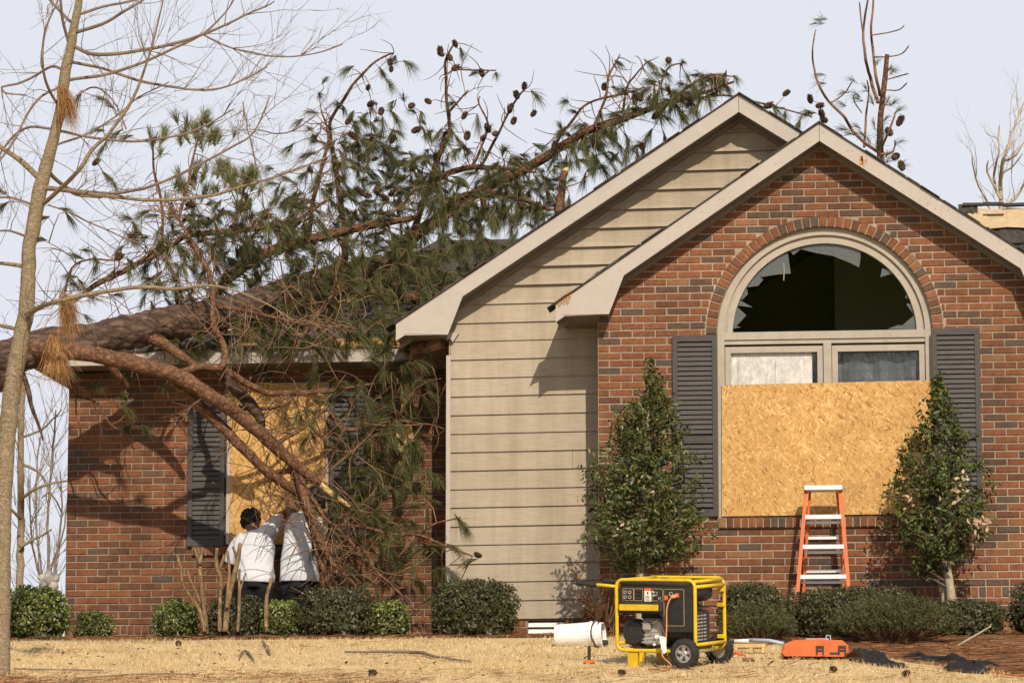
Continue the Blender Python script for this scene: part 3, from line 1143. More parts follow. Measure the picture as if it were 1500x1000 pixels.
for r in range(int(RUN / EX * 1.06) + 1):
    y0 = YE - .03 + r * EX / math.sqrt(1 + LP * LP)
    z0 = rz + (y0 - YE) * LP + .006
    L = 0.17 / math.sqrt(1 + LP * LP)
    xs = ex0 + (y0 - YE) * 1.0
    xr = ex1 - .02
    if r < 3:
        xr = at(496 + 6 * r, 505, y0).x
    x = xs - rnd.uniform(0, .2)
    while x < xr:
        wd = rnd.choice((.12, .16, .2, .3))
        b = min(x + wd, xr)
        t = rnd.uniform(.007, .014)
        lift = rnd.uniform(0, .012) if rnd.random() < .3 else 0
        if b - x > .03 and rnd.random() < .96:
            sh.add([(x, y0, z0 + lift), (b - .004, y0, z0 + lift), (b - .004, y0 + L, z0 + L * LP), (x, y0 + L, z0 + L * LP),
                    (x, y0, z0 + t + lift), (b - .004, y0, z0 + t + lift), (b - .004, y0 + L, z0 + L * LP + .004), (x, y0 + L, z0 + L * LP + .004)],
                   [(0, 3, 2, 1), (4, 5, 6, 7), (0, 1, 5, 4), (1, 2, 6, 5), (2, 3, 7, 6), (3, 0, 4, 7)])
        x += wd
# hip side shingles as one plane pair
tag(sh.build('shingles', M['shingle'], house), kind='stuff')
m = MB()
for i in range(16):
    t0, t1 = i / 16, (i + 1.15) / 16
    a = Vector((ex0 - .02, YE - .02, rz)).lerp(Vector((hipx, YE + RUN, rz + RUN * LP)), t0)
    b = Vector((ex0 - .02, YE - .02, rz)).lerp(Vector((hipx, YE + RUN, rz + RUN * LP)), min(t1, 1))
    q = Vector((.12, -.12, -.03))
    m.add([a - q, a, a + q, b - q + Vector((0, 0, .01)), b + Vector((0, 0, .03)), b + q + Vector((0, 0, .01)),
           a - q + Vector((0, 0, .012)), a + Vector((0, 0, .035)), a + q + Vector((0, 0, .012))],
          [(6, 7, 4, 3), (7, 8, 5, 4), (0, 3, 4, 1), (1, 4, 5, 2), (0, 1, 7, 6), (1, 2, 8, 7)])
tag(m.build('hip_shingles', M['shingle'], house), kind='stuff')

# main roof behind and torn roof at the far right
rm = at(640, 352, 7.6)
m = MB()
xr = 3.0
m.add([(rm.x - 2.6, 4.0, rm.z - 2.3), (xr, 4.0, rm.z - 2.3), (xr, 7.6, rm.z), (rm.x, 7.6, rm.z), (rm.x - 2.6, 11.2, rm.z - 2.3), (xr, 11.2, rm.z - 2.3)],
      [(0, 1, 2, 3), (0, 3, 4), (3, 2, 5, 4), (0, 4, 5, 1)])
m.build('main_roof', M['roofing'], house)
TR = []
YR = 6.4
a, b = at(1395, 301, YR), at(1560, 296, YR)
m = MB()
m.prism([(a.x - .6, a.z - 1.2), (b.x, a.z - 1.2), (b.x, b.z - .06), (a.x, a.z - .06)], YR + .05, YR + 3)
rr = m.build('rear_roof', M['roofing'], house)
m = MB()
for u0, u1, v0, v1, dy, mm in ((1418, 1560, 303, 334, 0, 1), (1400, 1560, 332, 356, .03, 0), (1410, 1560, 296, 303, -.05, 0), (1404, 1432, 300, 312, -.02, 0)):
    A, B = at(u0, v1, YR), at(u1, v0, YR)
    for j in range(5):
        xa = A.x + (B.x - A.x) * j / 5
        xb = A.x + (B.x - A.x) * (j + 1) / 5
        e = rnd.uniform(-.012, .012)
        m.prism([(xa, A.z + e), (xb, A.z + rnd.uniform(-.01, .01)), (xb, B.z + rnd.uniform(-.012, .012)), (xa, B.z + e)], YR + dy + rnd.uniform(-.01, .01), YR + .049 + dy * .2, mm)
m.build('torn_edge', [M['roofing'], M['pale_deck']], rr)
m = MB()
A = at(1440, 316, YR)
m.box(A.x, A.x + .22, YR - .014, YR - .011, A.z, A.z + .016)
m.build('split', M['black_plastic'], rr)


# ---- arched window
def frame_arc(m, r0, r1, y0, y1, cz, n=64):
    vs = []
    for y in (y0, y1):
        for rr_ in (r0, r1):
            vs += [(WCX + rr_ * math.cos(math.pi * i / n), y, cz + rr_ * math.sin(math.pi * i / n)) for i in range(n + 1)]
    k_ = n + 1
    f = []
    for i in range(n):
        f += [(i, k_ + i, k_ + i + 1, i + 1), (2 * k_ + i, 2 * k_ + i + 1, 3 * k_ + i + 1, 3 * k_ + i), (i, i + 1, 2 * k_ + i + 1, 2 * k_ + i),
              (k_ + i, 3 * k_ + i, 3 * k_ + i + 1, k_ + i + 1)]
    f += [(0, 2 * k_, 3 * k_, k_), (n, k_ + n, 3 * k_ + n, 2 * k_ + n)]
    m.add(vs, f)


zc = wc.z
RW = R_IN - 0.002
m = MB()
frame_arc(m, RW - .062, RW, .055, .13, zc)
frame_arc(m, RW - .088, RW - .058, .085, .15, zc)
frame_arc(m, RW - .135, RW - .084, .07, .14, zc)
m.box(WCX - RW, WCX - RW + .062, .055, .13, z_sill, zc)
m.box(WCX + RW - .062, WCX + RW, .055, .13, z_sill, zc)
win = m.build('arched_window', M['trim_window'], house)
m = MB()
zt0, zt1 = at(1210, 499, 0).z, at(1210, 483, 0).z
m.box(WCX - RW + .0625, WCX + RW - .0625, .06, .14, zt0 + .03, zt1)
m.box(WCX - RW + .0625, WCX + RW - .0625, .075, .145, zt0 - .01, zt0 + .0295)
m.build('transom', M['trim_window'], win)
m = MB()
cx = at(1213, 600, 0).x
m.box(cx - .035, cx + .035, .058, .14, z_sill, zt0 - .011)
m.build('mullion', M['trim_window'], win)
for a, b in ((WCX - RW + .0625, cx - .0355), (cx + .0355, WCX + RW - .0625)):
    m = MB()
    for q in ((a + .004, a + .055, z_sill, zt0 - .03), (b - .055, b - .004, z_sill, zt0 - .03), (a + .0555, b - .0555, zt0 - .085, zt0 - .03), (a + .0555, b - .0555, z_sill, z_sill + .05)):
        m.box(q[0], q[1], .085, .125, q[2], q[3])
    m.build('sash', M['trim_window'], win)
    m = MB()
    m.box(a + .05, b - .05, .103, .107, z_sill + .04, zt0 - .08)
    m.build('pane', M['glass'], win)
SH = [[(440, 200), (455, 310), (380, 315), (290, 330), (255, 318), (330, 225), (385, 195)], [(270, 320), (300, 345), (270, 380), (200, 388), (235, 330)],
      [(205, 380), (215, 425), (180, 460), (165, 440)], [(160, 455), (240, 500), (150, 490)], [(140, 485), (205, 545), (150, 605), (120, 605)],
      [(500, 170), (620, 138), (720, 138), (840, 150), (850, 215), (840, 275), (790, 250), (690, 210), (600, 195)],
      [(900, 180), (1010, 240), (1040, 290), (1000, 285), (960, 240)], [(970, 280), (1045, 305), (960, 330)],
      [(1040, 290), (1110, 360), (1170, 440), (1100, 450), (1110, 400), (1065, 350)], [(1105, 480), (1160, 480), (1195, 560), (1205, 612), (1080, 605), (1150, 545)]]
SH += [[(452, 185), (500, 165), (520, 168), (470, 205)], [(130, 600), (175, 612), (120, 622)], [(1085, 345), (1120, 375), (1090, 395)], [(1165, 430), (1190, 500), (1150, 465)], [(860, 160), (905, 175), (900, 205), (870, 195)], [(1060, 600), (1205, 612), (1205, 625), (1000, 622)]]
for s in SH:
    P = [at(1040 + x / 3.847, 320 + y / 3.847, .1) for x, y in s]
    m = MB()
    m.prism([(p.x, p.z) for p in P], .100, .104)
    m.build('glass_shard', M['shard'], win)
m = MB()
pa = at(1148, 385, .099)
m.tube([pa, pa + Vector((.003, 0, -.08)), pa + Vector((-.002, 0, -.16))], .0045, 5)
m.build('sealant_strip', M['pale_bark'], win)

# room behind the window
rx0, rx1 = WCX - 1.0, WCX + 1.0
m = MB()
ztop, zb_ = zc + RW + .02, .1
zw, zp = zc + RW + .0, apexB.z - FH - .16
pent = [(rx0, zb_), (rx1, zb_), (rx1, zw), (apexB.x, zp), (rx0, zw)]
m.add([(x, .12, z) for x, z in pent] + [(x, 4.2, z) for x, z in pent], [(5, 6, 7, 8, 9), (0, 5, 9, 4), (1, 2, 7, 6), (2, 3, 8, 7), (3, 4, 9, 8), (0, 1, 6, 5)])
xp_ = at(1222, 400, 2.6).x
m.prism([(xp_, zb_), (rx1, zb_), (rx1, zw), (max(xp_, apexB.x), zp - (max(xp_, apexB.x) - apexB.x) * .6)], 2.6, 2.75)
m.build('room', M['room'], house)
m = MB()
d0, d1 = at(1069, 560, .13).x, at(1190, 560, .13).x
zd = at(1100, 512, .13).z
m.box(d0, d1, .127, .16, z_sill - .5, zd)
door = m.build('interior_door', M['white_paint'], house)
pw = (d1 - d0)
for a, b in ((.10, .46), (.55, .92)):
    m = MB()
    m.cbox(d0 + a * pw, d0 + b * pw, .117, .1265, zd - .36, zd - .10, .006)
    m.build('door_panel', M['white_paint'], door)
m = MB()
g0, g1 = at(1222, 560, .2).x, at(1358, 560, .2).x
vs = []
for i in range(13):
    x = g0 + (g1 - g0) * i / 12
    vs.append([(x, .2 + .02 * math.sin(i * 1.7) + .004, z_sill), (x, .2 + .02 * math.sin(i * 1.7), zd + .03), (x, .206 + .02 * math.sin(i * 1.7), zd + .03), (x, .21 + .02 * math.sin(i * 1.7), z_sill)])
m.rings(vs)
m.build('reflection_sheet', M['sheet_grey'], house)  # sheet added behind the right pane, its grey-blue standing for reflected sky


# ---- shutters: frame with each slat a piece
def shutter(u0, u1, v0, v1, Y, name='shutter', pitch=7.2):
    A, B = at(u0, v1, Y), at(u1, v0, Y)
    x0, x1, z0, z1 = A.x, B.x, A.z, B.z
    yf, yb = Y - .036, Y - .004
    st = .042
    m = MB()
    m.box(x0, x0 + st, yf, yb, z0, z1)
    m.box(x1 - st, x1, yf, yb, z0, z1)
    m.box(x0 + st, x1 - st, yf, yb, z1 - .055, z1)
    m.box(x0 + st, x1 - st, yf, yb, z0, z0 + .06)
    mid = z0 + (z1 - z0) * .42
    m.box(x0 + st, x1 - st, yf, yb, mid - .03, mid + .03)
    m.box(x0 + st, x1 - st, yb - .006, yb + .001, z0 + .06, z1 - .055)
    s = m.build(name, M['shutter'], house)
    p = pitch / scl(A)
    b = MB()
    hx = (x1 - x0) / 2 - st - .001
    b.rings([[(x, yf + .004 - yf, -.018), (x, yf + .010 - yf, -.021), (x, .024, .014), (x, .019, .018)] for x in (-hx, hx)])
    me = bpy.data.meshes.new('slat')
    me.from_pydata(b.v, [], b.f)
    me.materials.append(M['shutter'])
    z = z1 - .055 - p * .6
    while z > z0 + .075:
        if abs(z - mid) > .04:
            o = link('slat', me, s)
            o.location = Vector(((x0 + x1) / 2, yf, z)) - house.location
            o.rotation_euler = (rnd.uniform(-.05, .05), 0, 0)
        z -= p
    return s


shutter(987, 1050, 491, 757, Y_BRICK)
shutter(1369.5, 1434, 481, 752, Y_BRICK)
shutter(275, 331, 588, 800, Y_LEFT)
shutter(483, 546, 572, 785, Y_LEFT)
m = MB()
A, B = at(331.5, 797, Y_LEFT), at(482.5, 560, Y_LEFT)
for q in ((A.x, A.x + .035, A.z, B.z), (B.x - .035, B.x, A.z, B.z)):
    m.box(q[0], q[1], Y_LEFT - .03, Y_LEFT - .004, q[2], q[3])
m.box(A.x + .035, B.x - .035, Y_LEFT - .03, Y_LEFT - .004, B.z - .04, B.z)
m.build('window_frame', M['trim'], house)
sill(A.x - .32, B.x + .3, at(400, 799, Y_LEFT).z, Y_LEFT, 'l')

# boards nailed over the windows
m = MB()
P = [at(1057, 755, -.012), at(1366.5, 751, -.012), at(1366, 555.5, -.012), at(1057, 563, -.012)]
vs = [(p.x, p.z) for p in P]
m.prism(vs, .033, .046)
tag(m.build('strand_board', M['osb']), 'large pale strand board over the lower half of the arched window', 'board', 'boards over the windows')
m = MB()
P = [at(337, 797, Y_LEFT - .03), at(477.5, 797, Y_LEFT - .03), at(478, 562, Y_LEFT - .03), at(338, 563, Y_LEFT - .03)]
m.prism([(p.x, p.z) for p in P], Y_LEFT - .043, Y_LEFT - .031)
tag(m.build('strand_board', M['osb']), 'tall strand board over the window behind the broken pine limbs', 'board', 'boards over the windows')

# torn eave corner of the siding gable: rafter tail, scrap and a splintered board hanging down
m = MB()
A, B = at(606, 513, .70), at(648, 502, .58)
m.tube([A, (A + B) / 2 + Vector((0, 0, -.02)), B], [.05, .055, .06], 6)
m.build('broken_rafter', M['old_wood'], house)
m = MB()
P = [at(657, 486, .55), at(673, 489, .55), at(668, 496, .55), at(664, 502, .55), at(660, 496, .55), at(655, 499, .55)]
m.prism([(p.x, p.z) for p in P], .50, .53)
m.build('torn_flashing', M['trim'], house)
m = MB()
P = [at(u, v, .95) for u, v in ((604, 497), (612, 499), (606, 545), (598, 600), (607, 640), (600, 668), (594, 702), (587, 698), (584, 660), (580, 645), (588, 600), (597, 550))]
m.prism([(p.x, p.z) for p in P], .90, .935)
bb = m.build('splintered_board', M['raw_wood'])
tag(bb, 'splintered raw wood board hanging down from the torn eave', 'board')
m = MB()
P = [at(u, v, .9) for u, v in ((607, 500), (627, 500), (620, 560), (613, 598), (607, 595), (603, 560))]
m.prism([(p.x, p.z) for p in P], .85, .889)
m.build('dark_face', M['old_wood'], bb)
# ------------------------------------------------------------------ fallen pine
def limb_pts(tr, Y0, Y1=None):
    """traced limb: (u, v, width in photo pixels[, depth]) -> (point, radius)"""
    out = []
    n = len(tr)
    for i, q in enumerate(tr):
        Y = q[3] if len(q) > 3 else (Y0 if Y1 is None else Y0 + (Y1 - Y0) * i / max(1, n - 1))
        p = at(q[0], q[1], Y)
        out.append((p, q[2] / scl(p) / 2))
    return out


def rake_v(u):
    return 474 + (u - 580) * (139 - 474) / (1082 - 580)


def roof_gap(p):
    """height of a point above the low hip roof"""
    return p.z - (rz + min(p.y - YE, p.x - ex0, YE + 2 * RUN - p.y) * LP)


def rest_on_roof(u, v, gap, Yfirst=.2, Ylast=5.0):
    """deepest point on a sight line that still clears the low roof by the given gap"""
    Y = Yfirst
    while Y < Ylast:
        p = at(u, v, Y)
        if p.y > YE - .1 and p.x > ex0 - .1 and roof_gap(p) < gap:
            break
        Y += .03
    return Y


pine = thing('fallen_pine', (-17.8, -8.0, ground_z(-17.8, -8.0)), 'large uprooted pine lying across the low hip roof, limbs and cones hanging down', 'pine tree')
NODES = []                                      # skeleton points that twigs may grow from


def add_limb(tr, Y0, Y1=None, name='limb', mat='limb_bark', sides=9, lump=0.14, step=0.045, jit=0.012, grow=True, pts=None):
    pr = pts or limb_pts(tr, Y0, Y1)
    path, rad = smooth_path(pr, step, jit, seed=len(NODES) % 97)
    m = MB()
    m.tube(path, rad, sides, 0, lump, len(NODES) % 53)
    o = m.build(name, M[mat], pine, True)
    if grow:
        for q, r in zip(path[::2], rad[::2]):
            NODES.append((q, r))
    return o


# trunk: from its root plate far to the left, over the hip of the low wing
tk = [(Vector((-17.8, -8.0, ground_z(-17.8, -8.0) + .15)), .30), (Vector((-14.3, -5.2, 0.85)), .25)]
for u, v, wd, Y in ((-120, 566, 60, -.70), (0, 527, 56, -.30), (60, 509, 52, -.12), (130, 499, 50, .06), (200, 484, 50, .28), (260, 471, 49, .50), (340, 456, 47, .95),
                    (440, 424, 43, 2.2), (520, 402, 40, 3.3), (585, 388, 34, 3.8), (640, 379, 27, 4.1)):
    if 300 < u < 560:
        Y = min(Y, rest_on_roof(u, v, wd / 150 / 2 * .95))
    p = at(u, v, Y)
    tk.append((p, wd / scl(p) / 2))
path, rad = smooth_path(tk, .028, .01, 3)
m = MB()
m.tube(path, rad, 40, 0, .15, 4)
trunk = m.build('trunk', M['pine_bark'], pine, True)
for q, r in zip(path[300::7], rad[300::7]):
    if proj(q)[0] > 60:
        NODES.append((q, r))
# root plate at the foot
m = MB()
r0 = Vector((-17.8, -8.0, ground_z(-17.8, -8.0) + .15))
for i in range(16):
    a = rnd.uniform(0, 2 * math.pi)
    d = Vector((-.25, math.cos(a), math.sin(a))).normalized()
    m.tube([r0 - d * .05, r0 + d * .4, r0 + d * rnd.uniform(.7, 1.1) + Vector((-.2, 0, rnd.uniform(-.1, .1)))], [.13, .07, .015], 6, 0, .2, i)
m.build('roots', M['limb_bark'], pine, True)

W = 1.0
A_ = add_limb
A_([(572, 391, 26), (600, 352, 21), (630, 328, 19), (665, 305, 17), (700, 281, 16), (740, 262, 15), (790, 235, 14), (830, 210, 13), (860, 192, 12), (905, 177, 11), (950, 160, 9), (990, 147, 8), (1040, 132, 5), (1075, 120, 3)], 3.85, 2.6)
A_([(300, 462, 16), (330, 412, 16), (380, 376, 16), (430, 357, 15), (490, 341, 14), (550, 329, 12), (606, 319, 8)], 2.3, 2.4)
A_([(503, 400, 11), (506, 345, 10), (501, 310, 9), (495, 270, 8), (488, 230, 7), (484, 200, 6), (484, 178, 5), (500, 150, 5), (525, 115, 4), (550, 90, 3.4), (577, 78, 2)], 3.6, 2.8)
A_([(452, 350, 8), (457, 300, 7), (467, 265, 6), (476, 225, 5), (482, 195, 4), (470, 160, 2)], 2.6, 2.2)
A_([(606, 340, 11), (617, 305, 9), (632, 262, 9), (641, 235, 8), (651, 210, 7), (659, 190, 6), (655, 150, 5), (653, 110, 4), (652, 88, 3.5), (664, 66, 2.5)], 3.8, 3.2)
A_([(656, 165, 4), (670, 150, 3), (686, 132, 2)], 3.4)
A_([(654, 110, 3), (664, 102, 3), (690, 103, 2.4), (727, 103, 2)], 3.3, 3.0)
A_([(618, 300, 9), (634, 268, 9), (650, 257, 9), (680, 247, 9), (710, 245, 8), (745, 248, 6), (785, 252, 4)], 3.7, 2.8)
A_([(640, 320, 9), (660, 297, 9), (680, 288, 9), (706, 280, 9), (740, 286, 8), (772, 295, 7), (806, 307, 5)], 3.7, 2.2)
A_([(818, 312, 10), (822, 282, 11), (827, 253, 11)], 1.6, 1.9, grow=False)
A_([(704, 279, 7), (709, 303, 9), (712, 322, 6)], 2.9, 2.5, grow=False)
A_([(808, 222, 5), (835, 180, 4), (860, 152, 3.4), (900, 140, 3), (945, 128, 2)], 3.1, 2.6)
A_([(705, 243, 5), (730, 195, 4), (752, 152, 3.2), (767, 132, 2)], 3.2, 2.9)
A_([(690, 246, 5), (704, 218, 4), (714, 182, 3), (702, 152, 2.4), (703, 142, 1.8)], 3.3, 3.6)
A_([(870, 186, 5), (887, 146, 4), (892, 110, 3.4), (908, 80, 2)], 2.9, 3.1)
A_([(912, 174, 4), (918, 130, 3.4), (932, 108, 2.6), (950, 90, 2)], 2.8, 2.5)
A_([(955, 158, 4), (972, 112, 3), (984, 96, 2.6), (1002, 92, 2)], 2.7, 2.9)
A_([(985, 148, 5), (1012, 124, 4), (1040, 110, 3), (1076, 113, 2)], 2.6, 2.2)
A_([(1000, 147, 4), (1060, 140, 3), (1110, 150, 3), (1150, 160, 2.5), (1190, 172, 2)], 3.2, 3.8)
A_([(237, 372, 5), (238, 320, 4.5), (234, 280, 4), (226, 250, 3.5), (224, 208, 2.5)], 1.6, 1.5)
A_([(262, 320, 4), (275, 268, 4), (283, 232, 3.5), (290, 200, 2.5)], .9, 1.1)
A_([(340, 345, 5), (352, 300, 4), (362, 262, 3)], 1.9, 2.0)
A_([(262, 547, 13), (290, 538, 11), (322, 538, 11), (331, 520, 10), (326, 500, 9), (312, 475, 8), (312, 430, 7.5), (306, 400, 7), (290, 370, 6), (275, 345, 5), (262, 320, 4), (243, 292, 3)], -.2, .5)
A_([(313, 448, 6), (345, 452, 5.5), (390, 462, 5), (430, 472, 5), (470, 478, 4), (522, 482, 3)], .6, .5)
A_([(424, 532, 6), (440, 500, 6), (455, 475, 6), (475, 445, 5), (497, 424, 4)], .6, .9)
A_([(100, 448, 5), (112, 440, 6), (140, 418, 8), (180, 398, 9), (220, 376, 8), (250, 362, 8), (270, 348, 7), (300, 342, 8), (360, 336, 9), (400, 330, 8), (434, 324, 7), (452, 312, 6), (486, 288, 4)], .9, 2.2)
A_([(94, 434, 4), (100, 402, 3.5), (111, 386, 3), (132, 380, 3), (168, 382, 2)], .9, 1.0)
# the big lower limb and its company in front of the left window
A_([(40, 513, 34, -.20), (75, 512, 28, -.30), (130, 518, 25, -.32), (200, 534, 24, -.30), (260, 550, 24, -.24), (300, 574, 23, -.18), (340, 601, 21, -.10), (380, 635, 20, .0), (420, 671, 17, .12), (452, 694, 14, .20), (468, 708, 11, .23)], .4)
A_([(252, 556, 15), (300, 601, 16), (350, 650, 15), (396, 694, 15), (428, 716, 14), (444, 726, 12)], -.12, .34)
A_([(318, 540, 11), (345, 569, 17), (365, 590, 18), (381, 612, 15), (386, 628, 6)], .2, .5, mat='pine_bark')
A_([(330, 541, 11), (360, 562, 10), (390, 575, 9), (420, 575, 8), (470, 573, 7), (510, 567, 5), (548, 562, 3)], .0, .75)
A_([(345, 596, 6), (380, 600, 6), (420, 590, 5), (440, 570, 3)], .45, .7)
A_([(395, 655, 7), (420, 640, 6), (450, 622, 5), (480, 600, 4), (500, 628, 3.6), (540, 626, 3.4), (572, 617, 3), (626, 621, 2.4), (652, 629, 2)], .35, .6)
A_([(482, 692, 4), (520, 655, 3.6), (560, 632, 3), (588, 614, 2)], .4, .5)
A_([(440, 612, 4), (475, 645, 4), (505, 668, 3.4), (533, 687, 2)], .5, .6)
A_([(425, 668, 15), (436, 694, 15), (445, 724, 15), (455, 752, 14), (468, 790, 12), (483, 818, 9), (503, 838, 7), (523, 863, 4)], .25, .05)
A_([(434, 690, 14), (442, 726, 14), (456, 765, 12), (468, 812, 9), (480, 852, 6), (492, 872, 3)], .32, .12)
A_([(446, 715, 8), (466, 742, 6), (477, 759, 6), (494, 770, 6), (514, 769, 5.5), (543, 774, 5), (571, 782, 5), (609, 783, 4.5), (637, 793, 4), (664, 803, 3.4), (692, 814, 2)], .25, -.05)
A_([(609, 783, 4), (640, 766, 3), (675, 757, 1.8)], .05, -.05)
A_([(494, 772, 5), (516, 796, 5), (537, 810, 4.5), (548, 832, 4), (572, 856, 4), (620, 902, 2.5)], .15, -.2)
A_([(400, 700, 6), (420, 690, 7), (445, 700, 6)], .4, .35, grow=False)
A_([(u, v, wd, min(2.6, rest_on_roof(u, v, .09))) for u, v, wd in ((388, 429, 13), (440, 427, 14), (500, 424, 14), (560, 431, 15), (620, 436, 15), (665, 420, 13), (692, 409, 11))], 2.1)
A_([(585, 430, 9), (570, 405, 10), (572, 392, 10)], 2.2, 3.6, grow=False)
A_([(124, 583, 3.6), (146, 592, 3.4), (158, 618, 3), (180, 636, 2.6), (197, 658, 1.8)], .55, .5)
A_([(110, 560, 3), (112, 600, 2.6), (118, 638, 2.2), (120, 657, 1.6)], .6, .55)
A_([(150, 515, 14), (163, 538, 12), (178, 556, 11), (188, 570, 7)], .10, .45, grow=False)
A_([(245, 545, 6), (262, 505, 6), (274, 478, 5), (283, 440, 3)], .55, .8)
A_([(196, 486, 20, .27), (215, 492, 19, .27), (240, 504, 17, .25), (270, 524, 13, .2), (290, 537, 8, .1)], 1.2, grow=False)
add_limb([(34, 548, 8), (42, 575, 8), (50, 605, 6), (63, 645, 2)], -.2, -.2, 'hanging_bark', 'pine_bark', 6, .3, .04, .01, False)
o = add_limb([(463, 703, 9), (480, 718, 9), (497, 731, 8), (513, 742, 5)], .25, .22, 'broken_end', 'raw_wood', 7, .12, .03, .004, False)
o = add_limb([(825, 254, 9), (829, 249, 8.5), (833, 247, 4)], 1.9, 1.9, 'broken_end', 'raw_wood', 7, .15, .02, .002, False)

# ---- tufts: where foliage hangs in the picture, as blobs (u, v, su, sv, n, Y0, Y1, fresh)
BL = [(306, 195, 21, 16, 26, 1.0, 1.4, 1), (240, 205, 18, 20, 9, 1.1, 1.6, 1), (300, 262, 32, 16, 26, 1.2, 1.9, 1), (366, 262, 11, 12, 14, 1.8, 2.1, 1), (340, 258, 10, 10, 8, 1.7, 2.1, 1), (330, 280, 30, 20, 12, 1.2, 2, 1),
      (520, 205, 50, 45, 66, 2.4, 3.6, 0), (600, 235, 60, 42, 90, 2.6, 4.0, 0), (480, 300, 60, 45, 70, 2.0, 3.6, 0), (640, 300, 60, 45, 90, 2.4, 4.2, 0),
      (735, 270, 60, 38, 84, 2.2, 3.8, 0), (790, 290, 40, 30, 50, 1.6, 3.2, 0), (880, 210, 48, 30, 70, 2.2, 3.4, 0), (985, 140, 45, 22, 62, 2.2, 3.2, 0), (1040, 120, 22, 10, 14, 2.2, 2.8, 0),
      (700, 345, 55, 35, 80, 1.4, 3.4, 0), (600, 385, 50, 32, 70, 1.6, 3.6, 0), (400, 330, 65, 36, 80, 1.2, 2.8, 0), (300, 335, 55, 36, 62, .9, 2.0, 0), (225, 360, 40, 30, 24, .8, 1.5, 0), (430, 350, 60, 30, 30, 1.2, 2.4, 0), (340, 395, 60, 26, 50, 1.0, 2.4, 0), (480, 395, 60, 26, 60, 1.4, 2.6, 0), (640, 400, 40, 24, 40, 1.0, 2.6, 0), (250, 430, 50, 22, 24, .9, 1.6, 0),
      (500, 455, 75, 34, 66, .6, 1.9, 0), (570, 490, 40, 24, 36, .5, 1.3, 0), (420, 490, 60, 26, 44, .5, 1.2, 0), (380, 460, 60, 24, 34, .7, 1.8, 0), (605, 555, 22, 40, 24, .5, .95, 0), (540, 610, 45, 45, 70, .3, .95, 0),
      (560, 680, 48, 45, 62, .3, .95, 0), (460, 610, 36, 36, 22, .4, .9, 0), (530, 740, 45, 34, 56, .1, .8, 0), (560, 800, 46, 36, 52, -.1, .7, 0), (600, 720, 20, 40, 12, .2, .7, 0),
      (640, 820, 14, 26, 8, 0, .5, 0), (650, 880, 18, 14, 4, -.3, 0, 0), (150, 560, 40, 16, 16, .4, .8, 0), (185, 625, 30, 24, 7, .4, .6, 0), (265, 500, 30, 24, 12, .4, .9, 0),
      (140, 400, 40, 30, 8, .8, 1.2, 0), (560, 310, 70, 60, 60, 2.2, 3.8, 0), (320, 470, 40, 30, 16, .5, 1.0, 0)]
SINGLE = [(577, 86, 2.8), (560, 105, 2.9), (570, 122, 2.9), (475, 118, 2.3), (512, 100, 2.7), (468, 138, 2.3), (676, 76, 3.2), (692, 108, 3.1), (727, 108, 3.0), (784, 138, 2.9), (700, 175, 3.2), (1000, 90, 2.8),
          (905, 92, 3.1), (950, 92, 2.5), (980, 92, 2.8), (1078, 114, 2.2), (1135, 158, 3.4), (1150, 168, 3.5), (1186, 165, 3.8), (1170, 180, 3.7), (672, 760, -.02), (662, 800, 0), (690, 820, -.05), (680, 770, 0),
          (116, 140, .9), (152, 145, .9), (163, 155, .9), (146, 190, .9), (172, 194, .95), (186, 200, .95), (152, 214, .9), (155, 256, .9), (165, 266, .9), (95, 305, .9), (100, 316, .9), (124, 366, .95), (142, 388, .95),
          (117, 412, .95), (186, 318, 1.2), (197, 330, 1.2), (60, 350, .8), (4, 280, .7), (6, 300, .7), (190, 345, 1.2), (128, 465, .9), (105, 405, .9), (64, 318, .8)]
CP = [(571, 92, 2.85), (573, 102, 2.85), (539, 129, 2.9), (542, 153, 2.8), (558, 164, 2.8), (602, 155, 3.0), (628, 149, 3.1), (608, 191, 2.8), (667, 65, 3.2), (645, 75, 3.2), (647, 80, 3.2), (659, 85, 3.2),
      (667, 100, 3.2), (706, 108, 3.1), (680, 170, 3.3), (684, 200, 3.3), (707, 203, 3.2), (768, 127, 2.9), (748, 158, 2.9), (747, 160, 3.0), (757, 140, 2.9), (781, 167, 2.9), (752, 178, 2.8), (725, 196, 3.0),
      (715, 189, 3.0), (885, 128, 3.1), (938, 144, 2.8), (930, 145, 2.8), (885, 193, 2.7), (892, 196, 2.7), (812, 215, 2.9), (979, 88, 2.8), (510, 178, 2.5), (518, 200, 2.5), (545, 204, 2.6), (455, 250, 2.4), (571, 257, 2.8),
      (548, 233, 2.7), (575, 205, 2.8), (605, 246, 3.0), (552, 280, 2.7), (565, 290, 2.7), (530, 283, 2.6), (538, 287, 2.6), (573, 284, 2.7), (252, 312, 1.1), (372, 326, 1.7), (345, 335, 1.6), (280, 300, 1.1), (176, 377, 1.0),
      (172, 376, 1.0), (652, 325, 2.6), (763, 302, 2.2), (1151, 137, 3.4), (1187, 146, 3.7), (1200, 155, 3.8), (1204, 168, 3.8), (1125, 155, 3.4), (1208, 176, 3.8), (609, 708, .5), (610, 715, .5), (701, 813, -.06),
      (487, 634, .6), (466, 588, .7), (515, 590, .7), (585, 668, .6), (530, 690, .5), (1010, 150, 2.4), (960, 170, 2.5), (940, 215, 2.0), (140, 238, .9)]
targets = []
